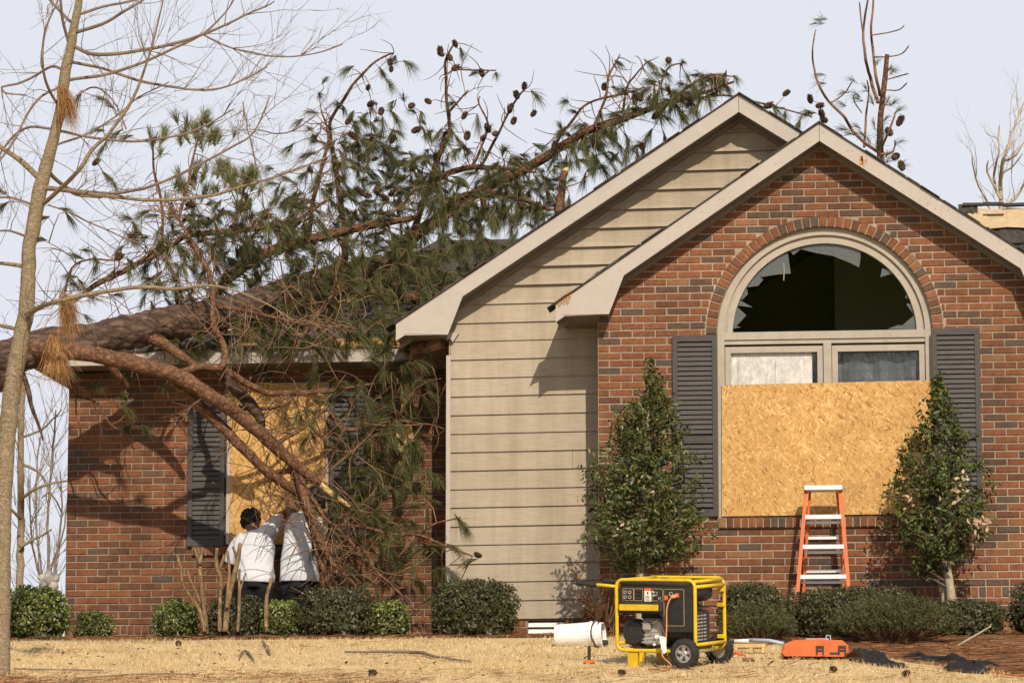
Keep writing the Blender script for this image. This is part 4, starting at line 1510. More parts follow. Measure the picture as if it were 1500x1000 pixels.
for u, v, su, sv, n, Y0, Y1, fresh in BL:
    for i in range(int(n * (1.0 if fresh else .78 if v > 540 else .9 if v > 300 else 1.0) + .5)):
        for tr in range(12):
            uu, vv = rnd.gauss(u, su * .8), rnd.gauss(v, sv * .8)
            if uu > 575 and vv > rake_v(uu) - 4 and not (uu < 665 and vv > 500):
                continue
            if vv < 60:
                continue
            break
        else:
            continue
        Yt = rnd.uniform(Y0, Y1)
        if 380 < vv < 535 and 60 < uu < 640:
            Yt = min(Yt, rest_on_roof(uu, vv, rnd.uniform(.05, .35)))
        targets.append((at(uu, vv, Yt), fresh, 0))
for u, v, Y in SINGLE:
    targets.append((at(u, v, Y), 0, 1))
for u, v, Y in CP:
    targets.append((at(u, v, Y), 2, 1))
NP = np.array([tuple(q) for q, r in NODES])
NR = [r for q, r in NODES]
d0 = [float(np.min(np.linalg.norm(NP - np.array(t[0]), axis=1))) for t in targets]
order = sorted(range(len(targets)), key=lambda i: d0[i])
twigs = MB()
TUFT = []
CONES = []
buf = np.zeros((len(NODES) + len(targets) * 7, 3))
buf[:len(NODES)] = NP
cnt = len(NODES)
for i in order:
    t, fresh, single = targets[i]
    d = np.linalg.norm(buf[:cnt] - np.array(t), axis=1)
    j = int(np.argmin(d))
    L = float(d[j])
    a = Vector(buf[j])
    if L > 1.3 and not single:
        continue
    if L > .06:
        side = Vector((rnd.gauss(0, 1), rnd.gauss(0, 1), rnd.gauss(.4, 1))) * L * .12
        path = []
        k = max(3, min(7, int(L / .07)))
        for q in range(k + 1):
            s = q / k
            p = a.lerp(t, s) + side * math.sin(s * math.pi) + Vector((rnd.gauss(0, 1), rnd.gauss(0, 1), rnd.gauss(0, 1))) * .008 * (0 < s < 1)
            path.append(p)
        r0_ = min(.0095, .004 + .008 * L)
        twigs.tube(path, [r0_ * (1 - .6 * q / k) for q in range(k + 1)], 5)
        for p in path[1:]:
            if cnt < len(buf):
                buf[cnt] = p
                cnt += 1
        dr = (path[-1] - path[-2]).normalized()
    else:
        dr = Vector((rnd.gauss(0, 1), rnd.gauss(0, 1), rnd.gauss(0, .6))).normalized()
    if fresh < 2:
        TUFT.append((t, dr, fresh))
# bare broken side twigs all over the lower limbs
for i in range(1500):
    j = rnd.randrange(len(NODES))
    a, r = NODES[j]
    u, v = proj(a)
    if u < 90 or (v < 330 and rnd.random() < .5) or (u < 340 and v > 490 and rnd.random() < .86) or (v > 540 and rnd.random() < .35):
        continue
    d = Vector((rnd.gauss(0, 1), rnd.gauss(-.3, .7), rnd.gauss(0, .9))).normalized()
    L = rnd.uniform(.15, .85) * (1 if v > 330 else .5)
    path = [a]
    cv = Vector((rnd.gauss(0, .22), rnd.gauss(0, .22), rnd.gauss(0, .22)))
    for q in range(1, 6):
        d = (d + cv + Vector((rnd.gauss(0, .12), rnd.gauss(0, .12), rnd.gauss(-.03, .12)))).normalized()
        path.append(path[-1] + d * L / 5)
    pe = proj(path[-1])
    if pe[0] > 575 and pe[1] > rake_v(pe[0]) - 6 and not (pe[0] < 665 and pe[1] > 500):
        continue
    if path[-1].y > 1.2 and pe[1] > 545:
        continue
    twigs.tube(path, [.0055, .005, .0045, .004, .0033, .0022], 5)
    if L > .4:
        d = (path[3] - path[2]).normalized()
        d = (d + Vector((rnd.gauss(0, .6), rnd.gauss(0, .5), rnd.gauss(0, .6)))).normalized()
        twigs.tube([path[2], path[2] + d * L * .2, path[2] + d * L * .42 + Vector((0, 0, rnd.gauss(0, .03)))], [.004, .0032, .002], 4)
tw = twigs.build('twigs', M['twig_bark'], pine, True)
tag(tw, kind='stuff')


def needle_mesh(tufts, name, mat, parent, nn=(56, 84), Ln=(.10, .18), wid=.0016, spread=.30, droop=.5):
    V, Q = [], []
    for t, dr, fr in tufts:
        n = rnd.randint(*nn)
        dv = np.array(dr)
        if fr:
            dv = dv * .4 + np.array((0, 0, .9))
        else:
            dv = dv + np.array((0, 0, -droop * rnd.uniform(.3, 1.3)))
        dv = dv / np.linalg.norm(dv)
        L = nrg.uniform(*Ln, n) * rnd.uniform(.75, 1.15)
        dirs = dv + nrg.normal(0, spread * rnd.uniform(.55, 1.1), (n, 3))
        dirs /= np.linalg.norm(dirs, axis=1)[:, None]
        root = np.array(t) - dv * nrg.uniform(0, .07, n)[:, None]
        tip = root + dirs * L[:, None]
        sag = (0.012 if fr else .05) * (L / .16) ** 2
        mid = root + dirs * (L * .55)[:, None]
        tip[:, 2] -= sag
        mid[:, 2] -= sag * .2
        side = np.cross(dirs, nrg.normal(0, 1, (n, 3)))
        side /= np.linalg.norm(side, axis=1)[:, None]
        sw = side * wid
        o = len(V)
        blk = np.stack([root - sw, root + sw, mid + sw, mid - sw, tip + sw * .4, tip - sw * .4], 1).reshape(-1, 3)
        V.append(blk)
        Q.append(n)
    V = np.concatenate(V)
    nt_ = len(V) // 6
    b = np.arange(nt_)[:, None] * 6
    F1 = b + np.array([[0, 1, 2, 3]])
    F2 = b + np.array([[3, 2, 4, 5]])
    o = np_mesh(name, V, np.concatenate([F1, F2]), M[mat], parent)
    return o


# keep tufts that lie in the open, off walls
ok = [q for q in TUFT]
tag(needle_mesh([q for q in ok if not q[2]], 'needles', 'needle', pine), kind='stuff')
tag(needle_mesh([q for q in ok if q[2]], 'needles', 'needle_fresh', pine, (42, 60), (.10, .16), .002, .42, 0), kind='stuff')

# cones, each one a part
cm = MB()
gr = 2.39996
for i in range(46):
    h = i / 45
    r = .030 * math.sin(math.pi * (.12 + .80 * h)) ** .75
    a = i * gr
    c = Vector((r * .72 * math.cos(a), r * .72 * math.sin(a), -.038 + .076 * h))
    out = Vector((math.cos(a), math.sin(a), .35 + .5 * h))
    tg = Vector((-math.sin(a), math.cos(a), 0))
    upv = Vector((0, 0, 1))
    cm.add([c - tg * .009, c + tg * .009, c + out * .014 + tg * .007 + upv * .004, c + out * .014 - tg * .007 + upv * .004, c + out * .012 + upv * .011],
           [(0, 1, 2, 3), (3, 2, 4), (0, 3, 4), (1, 4, 2)])
cm.lathe([(.006, -.042), (.020, -.03), (.026, -.005), (.022, .02), (.010, .038)], (0, 0, 0), (0, 0, 1), 9)
cmesh = bpy.data.meshes.new('pine_cone')
cmesh.from_pydata(cm.v, [], cm.f)
cmesh.materials.append(M['cone'])
for u, v, Y in CP:
    o = link('pine_cone', cmesh, pine)
    o.location = at(u, v, Y) - pine.location
    s = rnd.uniform(.72, 1.05)
    o.scale = (s, s, s * rnd.uniform(.95, 1.25))
    o.rotation_euler = (rnd.uniform(-1.2, 1.2), rnd.uniform(-1.2, 1.2), rnd.uniform(0, 6))


# ------------------------------------------------------------------ generic trees and shrubs
def grow_twigs(m, starts, n, Ls, r, depth=2, spread=.7, up=.0, flat=1.0, yr=None):
    """bare twigs from random skeleton points; recursion gives forks"""
    for i in range(n):
        a, d0_, r0_ = starts[rnd.randrange(len(starts))]
        d = (d0_ + Vector((rnd.gauss(0, spread), rnd.gauss(0, spread * flat), rnd.gauss(up, spread)))).normalized()
        stack = [(a, d, rnd.uniform(*Ls), min(r, r0_ * .6), depth)]
        while stack:
            a, d, L, rr, dep = stack.pop()
            path = [a]
            k = 6
            for q in range(k):
                d = (d + Vector((rnd.gauss(0, .13), rnd.gauss(0, .13), rnd.gauss(up * .15, .13)))).normalized()
                path.append(path[-1] + d * L / k)
            m.tube(path, [rr * (1 - .75 * q / k) for q in range(k + 1)], 4, 0, 0, 0, False)
            if dep > 0:
                for c in range(rnd.randint(1, 3)):
                    j = rnd.randint(2, k - 1)
                    dd = (path[j] - path[j - 1]).normalized()
                    dd = (dd + Vector((rnd.gauss(0, .55), rnd.gauss(0, .55 * flat), rnd.gauss(up, .55)))).normalized()
                    stack.append((path[j], dd, L * rnd.uniform(.4, .7), rr * .6, dep - 1))


# young bare tree at the left, nearest the camera
YT = -5.2
tb = on_ground(4, 990)
young = thing('bare_tree', tb, 'young leafless tree with pale olive trunk standing on the lawn', 'tree', None)
YT = tb.y
tr = [(1, 1003, 26), (2, 900, 26), (3, 800, 26), (6, 700, 26), (14, 600, 26), (26, 520, 26), (30, 500, 24), (38, 460, 24), (42, 400, 21), (43, 360, 20), (48, 340, 21), (58, 280, 22), (71, 230, 18), (82, 190, 16), (88, 160, 16), (96, 110, 16), (105, 60, 14), (116, 0, 10), (128, -60, 7), (134, -110, 4)]
pp = limb_pts(tr, YT)
pp[0] = (pp[0][0] - Vector((0, 0, .06)), pp[0][1] * 1.15)
path, rad = smooth_path(pp, .04, .006, 2)
m = MB()
m.tube(path, rad, 14, 0, .10, 3)
m.build('trunk', M['young_bark'], young, True)
YB = [
    ([(112, 22, 6), (150, 10, 5), (202, -2, 4), (260, -30, 2)], .1), ([(110, 48, 7), (150, 35, 6), (185, 15, 5), (214, -3, 4), (270, -45, 2)], -.2),
    ([(109, 68, 7), (130, 78, 7), (155, 81, 6.5), (200, 75, 6), (250, 65, 6), (300, 50, 5), (340, 32, 4), (402, 2, 2.5)], -.3), ([(300, 52, 4), (340, 70, 3), (400, 82, 3), (450, 80, 2.5), (502, 65, 1.6)], -.3),
    ([(106, 91, 6), (140, 98, 5), (170, 107, 5), (210, 120, 5), (250, 127, 4.5), (300, 132, 4), (345, 122, 3), (392, 98, 1.6)], .3), ([(102, 117, 6), (145, 111, 6), (180, 101, 5.5), (218, 88, 5), (260, 68, 4.5), (300, 48, 4), (330, 20, 3), (345, -4, 2)], .1),
    ([(90, 102, 5), (76, 97, 5), (50, 112, 4.5), (25, 123, 4), (3, 128, 3.6), (10, 137, 3.4), (38, 139, 2)], .2), ([(84, 152, 5), (70, 128, 5), (62, 90, 4.6), (65, 50, 4), (80, 12, 3), (90, -10, 2)], -.3),
    ([(101, 64, 6), (92, 30, 5.5), (88, -4, 4), (84, -50, 2)], -.2), ([(104, 32, 6), (86, 14, 5), (70, -4, 4), (50, -30, 2)], .2),
    ([(62, 299, 8), (90, 275, 8), (115, 250, 7.5), (135, 220, 7), (160, 195, 6.5), (185, 160, 6), (205, 120, 5), (222, 70, 4), (235, 20, 3), (242, -10, 2)], -.5),
    ([(64, 276, 9), (110, 280, 8), (160, 288, 7), (230, 293, 6), (300, 288, 5.5), (350, 275, 5), (400, 260, 4.5), (442, 245, 4), (492, 225, 2.5)], -.3),
    ([(100, 278, 5), (170, 283, 5), (220, 273, 5), (260, 258, 5), (300, 237, 4.5), (340, 215, 4), (366, 200, 3.5), (382, 175, 3), (395, 140, 2)], -.6), ([(366, 200, 3), (375, 240, 3), (383, 268, 2.4), (386, 300, 1.6)], -.5),
    ([(356, 150, 2.4), (362, 185, 2.6), (368, 205, 2.6)], -.5), ([(378, 190, 2.4), (410, 196, 2), (432, 190, 1.8), (450, 178, 1.2)], -.6),
    ([(56, 260, 11), (40, 243, 10), (20, 228, 9), (-6, 210, 8), (-50, 180, 5)], .1), ([(70, 250, 8), (90, 270, 7), (112, 285, 6), (150, 289, 4)], .5),
    ([(38, 462, 13), (58, 450, 10), (78, 443, 8.5), (110, 435, 8), (160, 426, 7.5), (200, 420, 7), (260, 423, 6), (300, 418, 5), (340, 424, 4), (385, 442, 3), (430, 470, 2)], -.7),
    ([(42, 392, 8), (15, 386, 7), (-8, 384, 6), (-50, 380, 3)], .1), ([(28, 484, 8), (14, 479, 7), (-10, 474, 6)], .1), ([(80, 190, 5), (45, 186, 4.4), (20, 200, 4), (-5, 232, 3)], .2),
    ([(88, 128, 4), (62, 140, 4.4), (42, 165, 4), (26, 195, 4), (10, 222, 4), (-5, 240, 3)], -.2), ([(58, 304, 5), (20, 290, 4), (-6, 290, 3)], .2), ([(46, 350, 5), (15, 338, 4), (-8, 340, 3)], -.2),
    ([(84, 212, 4), (130, 195, 3.6), (170, 170, 3), (205, 142, 2.6), (248, 120, 1.6)], .3), ([(88, 192, 5), (140, 202, 4.6), (200, 207, 4.4), (260, 198, 4), (300, 184, 3.4), (342, 160, 2)], .2),
    ([(70, 300, 3), (110, 315, 3), (140, 330, 2.6), (175, 345, 2), (215, 360, 1.4)], .2), ([(112, 140, 3), (140, 128, 3), (165, 148, 2.4), (185, 190, 2)], .3)]
st = []
for trc, dy in YB:
    pr = []
    n_ = len(trc)
    for i, q in enumerate(trc):
        p = at(q[0], q[1], YT + dy * min(1.0, i / 2.0) * (1 if i else 0) + dy * .6 * i / n_)
        pr.append((p, max(q[2] * .85, 1.9) / scl(p) / 2))
    path, rad = smooth_path(pr, .05, .008, len(st) % 31)
    m = MB()
    m.tube(path, rad, 7, 0, .08, len(st) % 17)
    m.build('branch', M['grey_twig'] if trc[0][2] < 8 else M['young_bark'], young, True)
    for a, b, r in zip(path[3::3], path[4::3], rad[3::3]):
        st.append((a, (b - a).normalized(), r))
m = MB()
grow_twigs(m, st, 210, (.18, .75), .0036, 2, .55, .12, .6)
tag(m.build('twigs', M['grey_twig'], young, True), kind='stuff')

# clumps of dead pine needles caught in it
for u, v, n_, lab, Y in ((93, 138, 260, 'small tuft of rusty dead needles caught high on the bare trunk', YT - .12), (96, 442, 300, 'long tan broom of dead needles hooked on a low bare branch', YT - .3), (80, 505, 380, 'large bushy tan spray of dead needles hanging below the low branch', YT - .25)):
    p = at(u, v, Y)
    r_ = thing('dead_needle_clump', p, lab, 'needle clump', 'dead needle clumps in the bare tree')
    tf = [(p + Vector((rnd.gauss(0, .02), rnd.gauss(0, .02), rnd.gauss(0, .02))), Vector((rnd.gauss(.40, .36), rnd.gauss(0, .3), -1)).normalized(), 0) for i in range(n_ // 14)]
    o = needle_mesh(tf, 'needles', 'needle_dead', r_, (24, 30), (.13, .25), .0015, .30, .45)
    m = MB()
    m.tube([p + Vector((0, .04, .05)), p + Vector((0, .02, 0)), p + Vector((.01, 0, -.08))], [.008, .008, .004], 5)
    m.build('twig', M['twig_bark'], r_)

# broken pine top rising behind the right gable
Yb = 3.4
bt = at(1291, 232, Yb)
top = thing('broken_pine_top', bt - Vector((0, 0, .9)), 'snapped pine top with sparse needles rising behind the right gable', 'pine tree')
NT = []
for trc in ([(1288, 330, 12), (1290, 240, 11), (1289, 200, 10), (1291, 160, 9), (1296, 120, 8), (1300, 80, 7)], [(1286, 150, 6), (1276, 118, 5), (1268, 85, 4.5), (1264, 50, 4), (1267, 25, 3.4), (1271, 0, 3), (1272, -30, 2)], [(1264, 50, 3), (1260, 20, 2.4), (1259, 4, 1.6)],
            [(1289, 140, 5), (1283, 110, 4.5), (1278, 70, 4), (1276, 45, 3.6), (1279, 10, 3), (1280, -20, 2)], [(1285, 222, 5), (1262, 205, 5), (1248, 190, 5), (1236, 170, 4.5), (1215, 150, 4), (1200, 125, 3.6), (1192, 98, 3), (1190, 72, 2.4), (1195, 44, 1.6)],
            [(1266, 215, 4), (1269, 170, 3.4), (1272, 135, 2.6), (1270, 118, 1.6)], [(1276, 52, 2), (1300, 48, 1.8), (1318, 43, 1.6), (1324, 38, 1.2)], [(1280, 84, 2), (1308, 82, 1.8), (1322, 78, 1.4), (1331, 68, 1.2)],
            [(1294, 118, 2), (1312, 113, 1.8), (1330, 108, 1.2)], [(1296, 132, 2), (1316, 132, 1.8), (1328, 122, 1.2)], [(1292, 215, 4), (1305, 185, 3.4), (1312, 165, 2)], [(1290, 226, 4), (1308, 222, 3.4), (1311, 205, 2)], [(1218, 150, 2.4), (1236, 138, 2), (1248, 120, 1.6)], [(1262, 165, 2), (1252, 150, 2), (1250, 140, 1.6)]):
    pr = [(at(q[0], q[1], Yb + .25 * math.sin(q[0] * .3 + q[1] * .02)), max(q[2], 2) / 150 / 2) for q in trc]
    pr[0] = (at(trc[0][0], trc[0][1], Yb), pr[0][1])
    path, rad = smooth_path(pr, .05, .006, len(NT) % 13)
    m = MB()
    m.tube(path, rad, 7, 0, .1, len(NT) % 11)
    m.build('trunk' if not NT else 'branch', M['limb_bark'] if not NT else M['twig_bark'], top, True)
    NT += path
tf = []
for u, v in ((1204, 28), (1200, 34), (1201, 110), (1202, 122), (1250, 118), (1236, 134), (1232, 152), (1254, 138), (1257, 145), (1278, 148), (1285, 90), (1305, 100), (1308, 104), (1268, 130), (1310, 150), (1300, 150), (1315, 162), (1296, 175), (1280, 182), (1255, 185), (1262, 195), (1272, 205), (1290, 190), (1290, 205), (1285, 215), (1300, 225), (1245, 195), (1318, 208), (1322, 242), (1233, 188), (1300, 235), (1295, 195), (1287, 198)):
    q = at(u, v, Yb + rnd.uniform(-.2, .2))
    tf.append((q, (q - at(1285, v + 30, Yb)).normalized(), 0))
tag(needle_mesh(tf, 'needles', 'needle', top, (22, 34), (.09, .15), .0018, .5, .3), kind='stuff')
for u, v in ((1318, 178), (1303, 194), (1311, 230), (1321, 244)):
    o = link('pine_cone', cmesh, top)
    o.location = at(u, v, Yb) - top.location
    o.rotation_euler = (rnd.uniform(-1, 1), rnd.uniform(-1, 1), 0)
    o.scale = (1.1, 1.1, 1.3)


# distant bare trees
def far_tree(name, label, group, base, traces, Y, ntw, mat, Ls=(.3, 1.2), up=.25):
    r_ = thing(name, base, label, 'tree', group)
    s_ = []
    for k, trc in enumerate(traces):
        pr = [(at(q[0], q[1], Y + .3 * math.sin(q[1] * .05) * (i > 0)), q[2] / scl(at(q[0], q[1], Y)) / 2) for i, q in enumerate(trc)]
        path, rad = smooth_path(pr, .12, .02, k)
        m = MB()
        m.tube(path, rad, 7, 0, .08, k)
        m.build('trunk' if k == 0 else 'branch', M[mat], r_, True)
        for a, b, rr in zip(path[2::2], path[3::2], rad[2::2]):
            s_.append((a, (b - a).normalized(), rr))
    m = MB()
    grow_twigs(m, s_, ntw, Ls, .006, 2, .5, up)
    tag(m.build('twigs', M[mat], r_, True), kind='stuff')
    return r_


Yl = 9.0
b0 = at(30, 930, Yl)
far_tree('bare_tree', 'slim bare tree with tan trunk behind the green bush left of the wall', 'leafless trees in the background', Vector((b0.x, b0.y, ground_z(b0.x, b0.y))),
         [[(28, 945, 13), (29, 860, 12), (30, 780, 11), (31, 700, 10), (32, 620, 9), (34, 560, 8), (38, 480, 5)], [(30, 800, 6), (50, 790, 4), (75, 775, 3)], [(31, 730, 6), (60, 712, 4), (98, 704, 3)], [(31, 680, 5), (55, 690, 4), (75, 720, 3), (90, 750, 2)], [(33, 640, 4), (60, 630, 3), (90, 600, 2)], [(30, 760, 5), (10, 740, 4), (-10, 720, 3)]], Yl, 26, 'young_bark')
b0 = at(75, 930, 11)
far_tree('bare_tree', 'thin multi-stemmed leafless sapling close to the corner of the brick wall', 'leafless trees in the background', Vector((b0.x, b0.y, ground_z(b0.x, b0.y))),
         [[(70, 948, 6), (72, 860, 5), (70, 760, 4), (78, 660, 3), (82, 600, 2)], [(70, 930, 5), (80, 840, 4), (90, 760, 3), (88, 690, 2)], [(72, 920, 4), (60, 830, 3.4), (52, 740, 3), (58, 640, 2)], [(70, 880, 4), (48, 800, 3), (42, 700, 2)], [(72, 840, 3), (95, 770, 2.4), (102, 700, 1.6)]], 11, 60, 'grey_twig', (.3, 1.0), .5)
b0 = at(1470, 420, 16)
far_tree('bare_tree', 'pale leafless tree far behind the torn rear roof', 'leafless trees in the background', Vector((b0.x, b0.y, ground_z(b0.x, b0.y))),
         [[(1466, 900, 18), (1466, 500, 12), (1466, 300, 7), (1465, 270, 6), (1470, 235, 5), (1478, 210, 4), (1488, 180, 3), (1500, 150, 2)], [(1466, 292, 5), (1456, 262, 4), (1462, 225, 3), (1464, 185, 2.4)], [(1460, 280, 4), (1445, 250, 3), (1448, 235, 2)], [(1474, 300, 5), (1492, 285, 4), (1505, 262, 3)], [(1472, 235, 4), (1488, 228, 3), (1502, 205, 2)], [(1464, 255, 3), (1482, 245, 2.4), (1498, 225, 2)], [(1456, 320, 4), (1440, 285, 3), (1425, 250, 2), (1424, 225, 1.6)]], 16, 34, 'pale_bark', (.25, .9), .4)


def leaf_quads(C, Nrm, size, asp=.5, jitter=.7):
    """C, Nrm (n,3): leaves as folded diamonds; returns verts and tris"""
    n = len(C)
    nr = Nrm + nrg.normal(0, jitter, (n, 3))
    nr /= np.linalg.norm(nr, axis=1)[:, None]
    a = np.cross(nr, nrg.normal(0, 1, (n, 3)))
    a /= np.linalg.norm(a, axis=1)[:, None]
    b = np.cross(nr, a)
    s = (size * nrg.uniform(.6, 1.25, n))[:, None]
    fold = nr * s * .16
    V = np.stack([C - a * s, C + b * s * asp + fold, C + a * s, C - b * s * asp + fold], 1).reshape(-1, 3)
    k = np.arange(n)[:, None] * 4
    Fq = np.concatenate([k + np.array([[0, 1, 2]]), k + np.array([[0, 2, 3]])])
    return V, Fq


def shrub_points(n, cx, cy, zb, rx, ry, h, power=3.0, shell=.35, lump=.12, seed=0):
    d = nrg.normal(0, 1, (n, 3))
    d /= np.linalg.norm(d, axis=1)[:, None]
    d[:, 2] = np.where(d[:, 2] < -.6, -d[:, 2], d[:, 2])
    rr = (np.abs(d[:, 0]) ** power + np.abs(d[:, 1]) ** power + np.abs(d[:, 2]) ** power) ** (-1 / power)
    u = 1 - shell * nrg.random(n) ** 1.6
    lp = np.array([1 + lump * noise.noise(Vector((q[0] * 3 + seed, q[1] * 3, q[2] * 3))) + lump * .7 * noise.noise(Vector((q[0] * 8 + seed, q[1] * 8, q[2] * 8))) for q in d])
    p = d * (rr * u * lp)[:, None]
    C = np.stack([cx + p[:, 0] * rx, cy + p[:, 1] * ry, zb + h * .5 + p[:, 2] * h * .5], 1)
    C[:, 2] = np.maximum(C[:, 2], zb + .04)
    return C, d


def shrub(u0, u1, v0, v1, Y, mat, label, n=4200, leaf=.016, power=2.9, asp=.55, lump=.20, core='leaf_dark', name='shrub', group='shrubs along the house'):
    A, B = at(u0, v1, Y), at(u1, v0, Y)
    cx = (A.x + B.x) / 2
    zb = ground_z(cx, Y) - .05
    rx, h = (B.x - A.x) / 2, B.z - zb
    ry = max(.22, min(rx, .42))
    r_ = thing(name, (cx, Y, zb), label, 'shrub', group)
    sd = rnd.uniform(0, 99)
    C, d = shrub_points(n, cx, Y, zb, rx, ry, h, power, .34, lump, sd)
    V, Fq = leaf_quads(C, d, np.full(n, leaf), asp, .8)
    tag(np_mesh('foliage', V, Fq, M[mat], r_), kind='stuff')
    m = MB()
    for i in range(34):
        a = rnd.uniform(0, 2 * math.pi)
        q = Vector((cx + math.cos(a) * rx * rnd.uniform(.3, .92), Y + math.sin(a) * ry * rnd.uniform(.3, .9), zb + h * rnd.uniform(.35, .96)))
        s_ = Vector((cx + rnd.uniform(-.08, .08), Y + rnd.uniform(-.05, .05), zb - .02))
        m.tube([s_, s_.lerp(q, .5) + Vector((0, 0, h * .08)), q], [.009, .006, .003], 4)
    tag(m.build('stems', M['grey_twig'], r_), kind='stuff')
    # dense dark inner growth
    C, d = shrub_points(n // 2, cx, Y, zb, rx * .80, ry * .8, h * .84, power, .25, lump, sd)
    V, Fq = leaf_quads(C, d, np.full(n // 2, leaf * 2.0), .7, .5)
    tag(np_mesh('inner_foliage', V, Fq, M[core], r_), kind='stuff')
    return r_


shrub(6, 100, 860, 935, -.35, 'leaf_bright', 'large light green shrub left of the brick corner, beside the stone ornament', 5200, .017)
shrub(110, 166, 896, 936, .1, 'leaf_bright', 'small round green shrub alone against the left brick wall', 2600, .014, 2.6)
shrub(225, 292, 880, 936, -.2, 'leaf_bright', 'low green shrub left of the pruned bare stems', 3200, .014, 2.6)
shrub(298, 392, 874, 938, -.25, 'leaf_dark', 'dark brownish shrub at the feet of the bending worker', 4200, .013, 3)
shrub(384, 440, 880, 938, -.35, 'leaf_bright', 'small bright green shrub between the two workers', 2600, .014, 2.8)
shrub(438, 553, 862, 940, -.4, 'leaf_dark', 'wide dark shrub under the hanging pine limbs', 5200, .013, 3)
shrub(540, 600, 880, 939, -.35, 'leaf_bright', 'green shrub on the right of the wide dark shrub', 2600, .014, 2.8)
shrub(637, 758, 850, 942, -.45, 'leaf_box', 'large square-clipped dark boxwood in front of the siding corner', 7500, .013, 3.8, .6, .14)
shrub(1052, 1146, 853, 945, -1.0, 'leaf_box', 'rounded dark boxwood between the generator and the stepladder', 5200, .013, 3.4)
shrub(1150, 1345, 862, 950, -1.1, 'leaf_box', 'long clipped dark hedge hiding the feet of the stepladder', 9500, .013, 3.6, .6, .15)
shrub(1362, 1472, 880, 960, -1.0, 'leaf_box', 'dark boxwood at the foot of the leaning white-barked trunk', 5200, .013, 3.2)
shrub(1478, 1580, 852, 950, -.9, 'leaf_dark', 'dark rounded shrub against the far right end of the brick wall', 4200, .014, 3)


# spreading junipers: feathery sprays
def juniper(u0, u1, v0, v1, Y, label, n=900):
    n = int(n * 1.7)
    A, B = at(u0, v1, Y), at(u1, v0, Y)
    cx = (A.x + B.x) / 2
    zb = ground_z(cx, Y)
    r_ = thing('juniper', (cx, Y, zb), label, 'shrub', 'spreading junipers')
    rx, h = (B.x - A.x) / 2, B.z - zb
    Vs, Fs, o = [], [], 0
    m = MB()
    for i in range(n):
        a = rnd.uniform(0, 2 * math.pi)
        t = rnd.random() ** .5
        p = Vector((cx + math.cos(a) * rx * t, Y + math.sin(a) * .34 * t, zb + h * (1 - .55 * t * t) * rnd.uniform(.35, 1)))
        d = Vector((math.cos(a) * .8 + rnd.gauss(0, .3), math.sin(a) * .6 - .2 + rnd.gauss(0, .3), .7 + rnd.gauss(0, .25))).normalized()
        L = rnd.uniform(.06, .13)
        if i % 9 == 0:
            m.tube([Vector((cx + (p.x - cx) * .3, Y + (p.y - Y) * .3, zb)), p, p + d * L], [.005, .004, .002], 4)
        k = 16
        c = np.array(p) + np.linspace(0, 1, k)[:, None] * np.array(d) * L + nrg.normal(0, .006, (k, 3))
        nn_ = np.array(d) * .3 + nrg.normal(0, 1, (k, 3))
        V, Fq = leaf_quads(c, nn_, np.full(k, .013), .28, .4)
        Vs.append(V)
        Fs.append(Fq + o)
        o += len(V)
    tag(np_mesh('foliage', np.concatenate(Vs), np.concatenate(Fs), M['leaf_juniper'], r_), kind='stuff')
    tag(m.build('stems', M['twig_bark'], r_), kind='stuff')


juniper(1068, 1156, 888, 948, -1.75, 'feathery juniper right behind the generator wheels', 520)
juniper(1222, 1392, 876, 958, -1.9, 'wide feathery juniper in front of the clipped hedge', 1000)


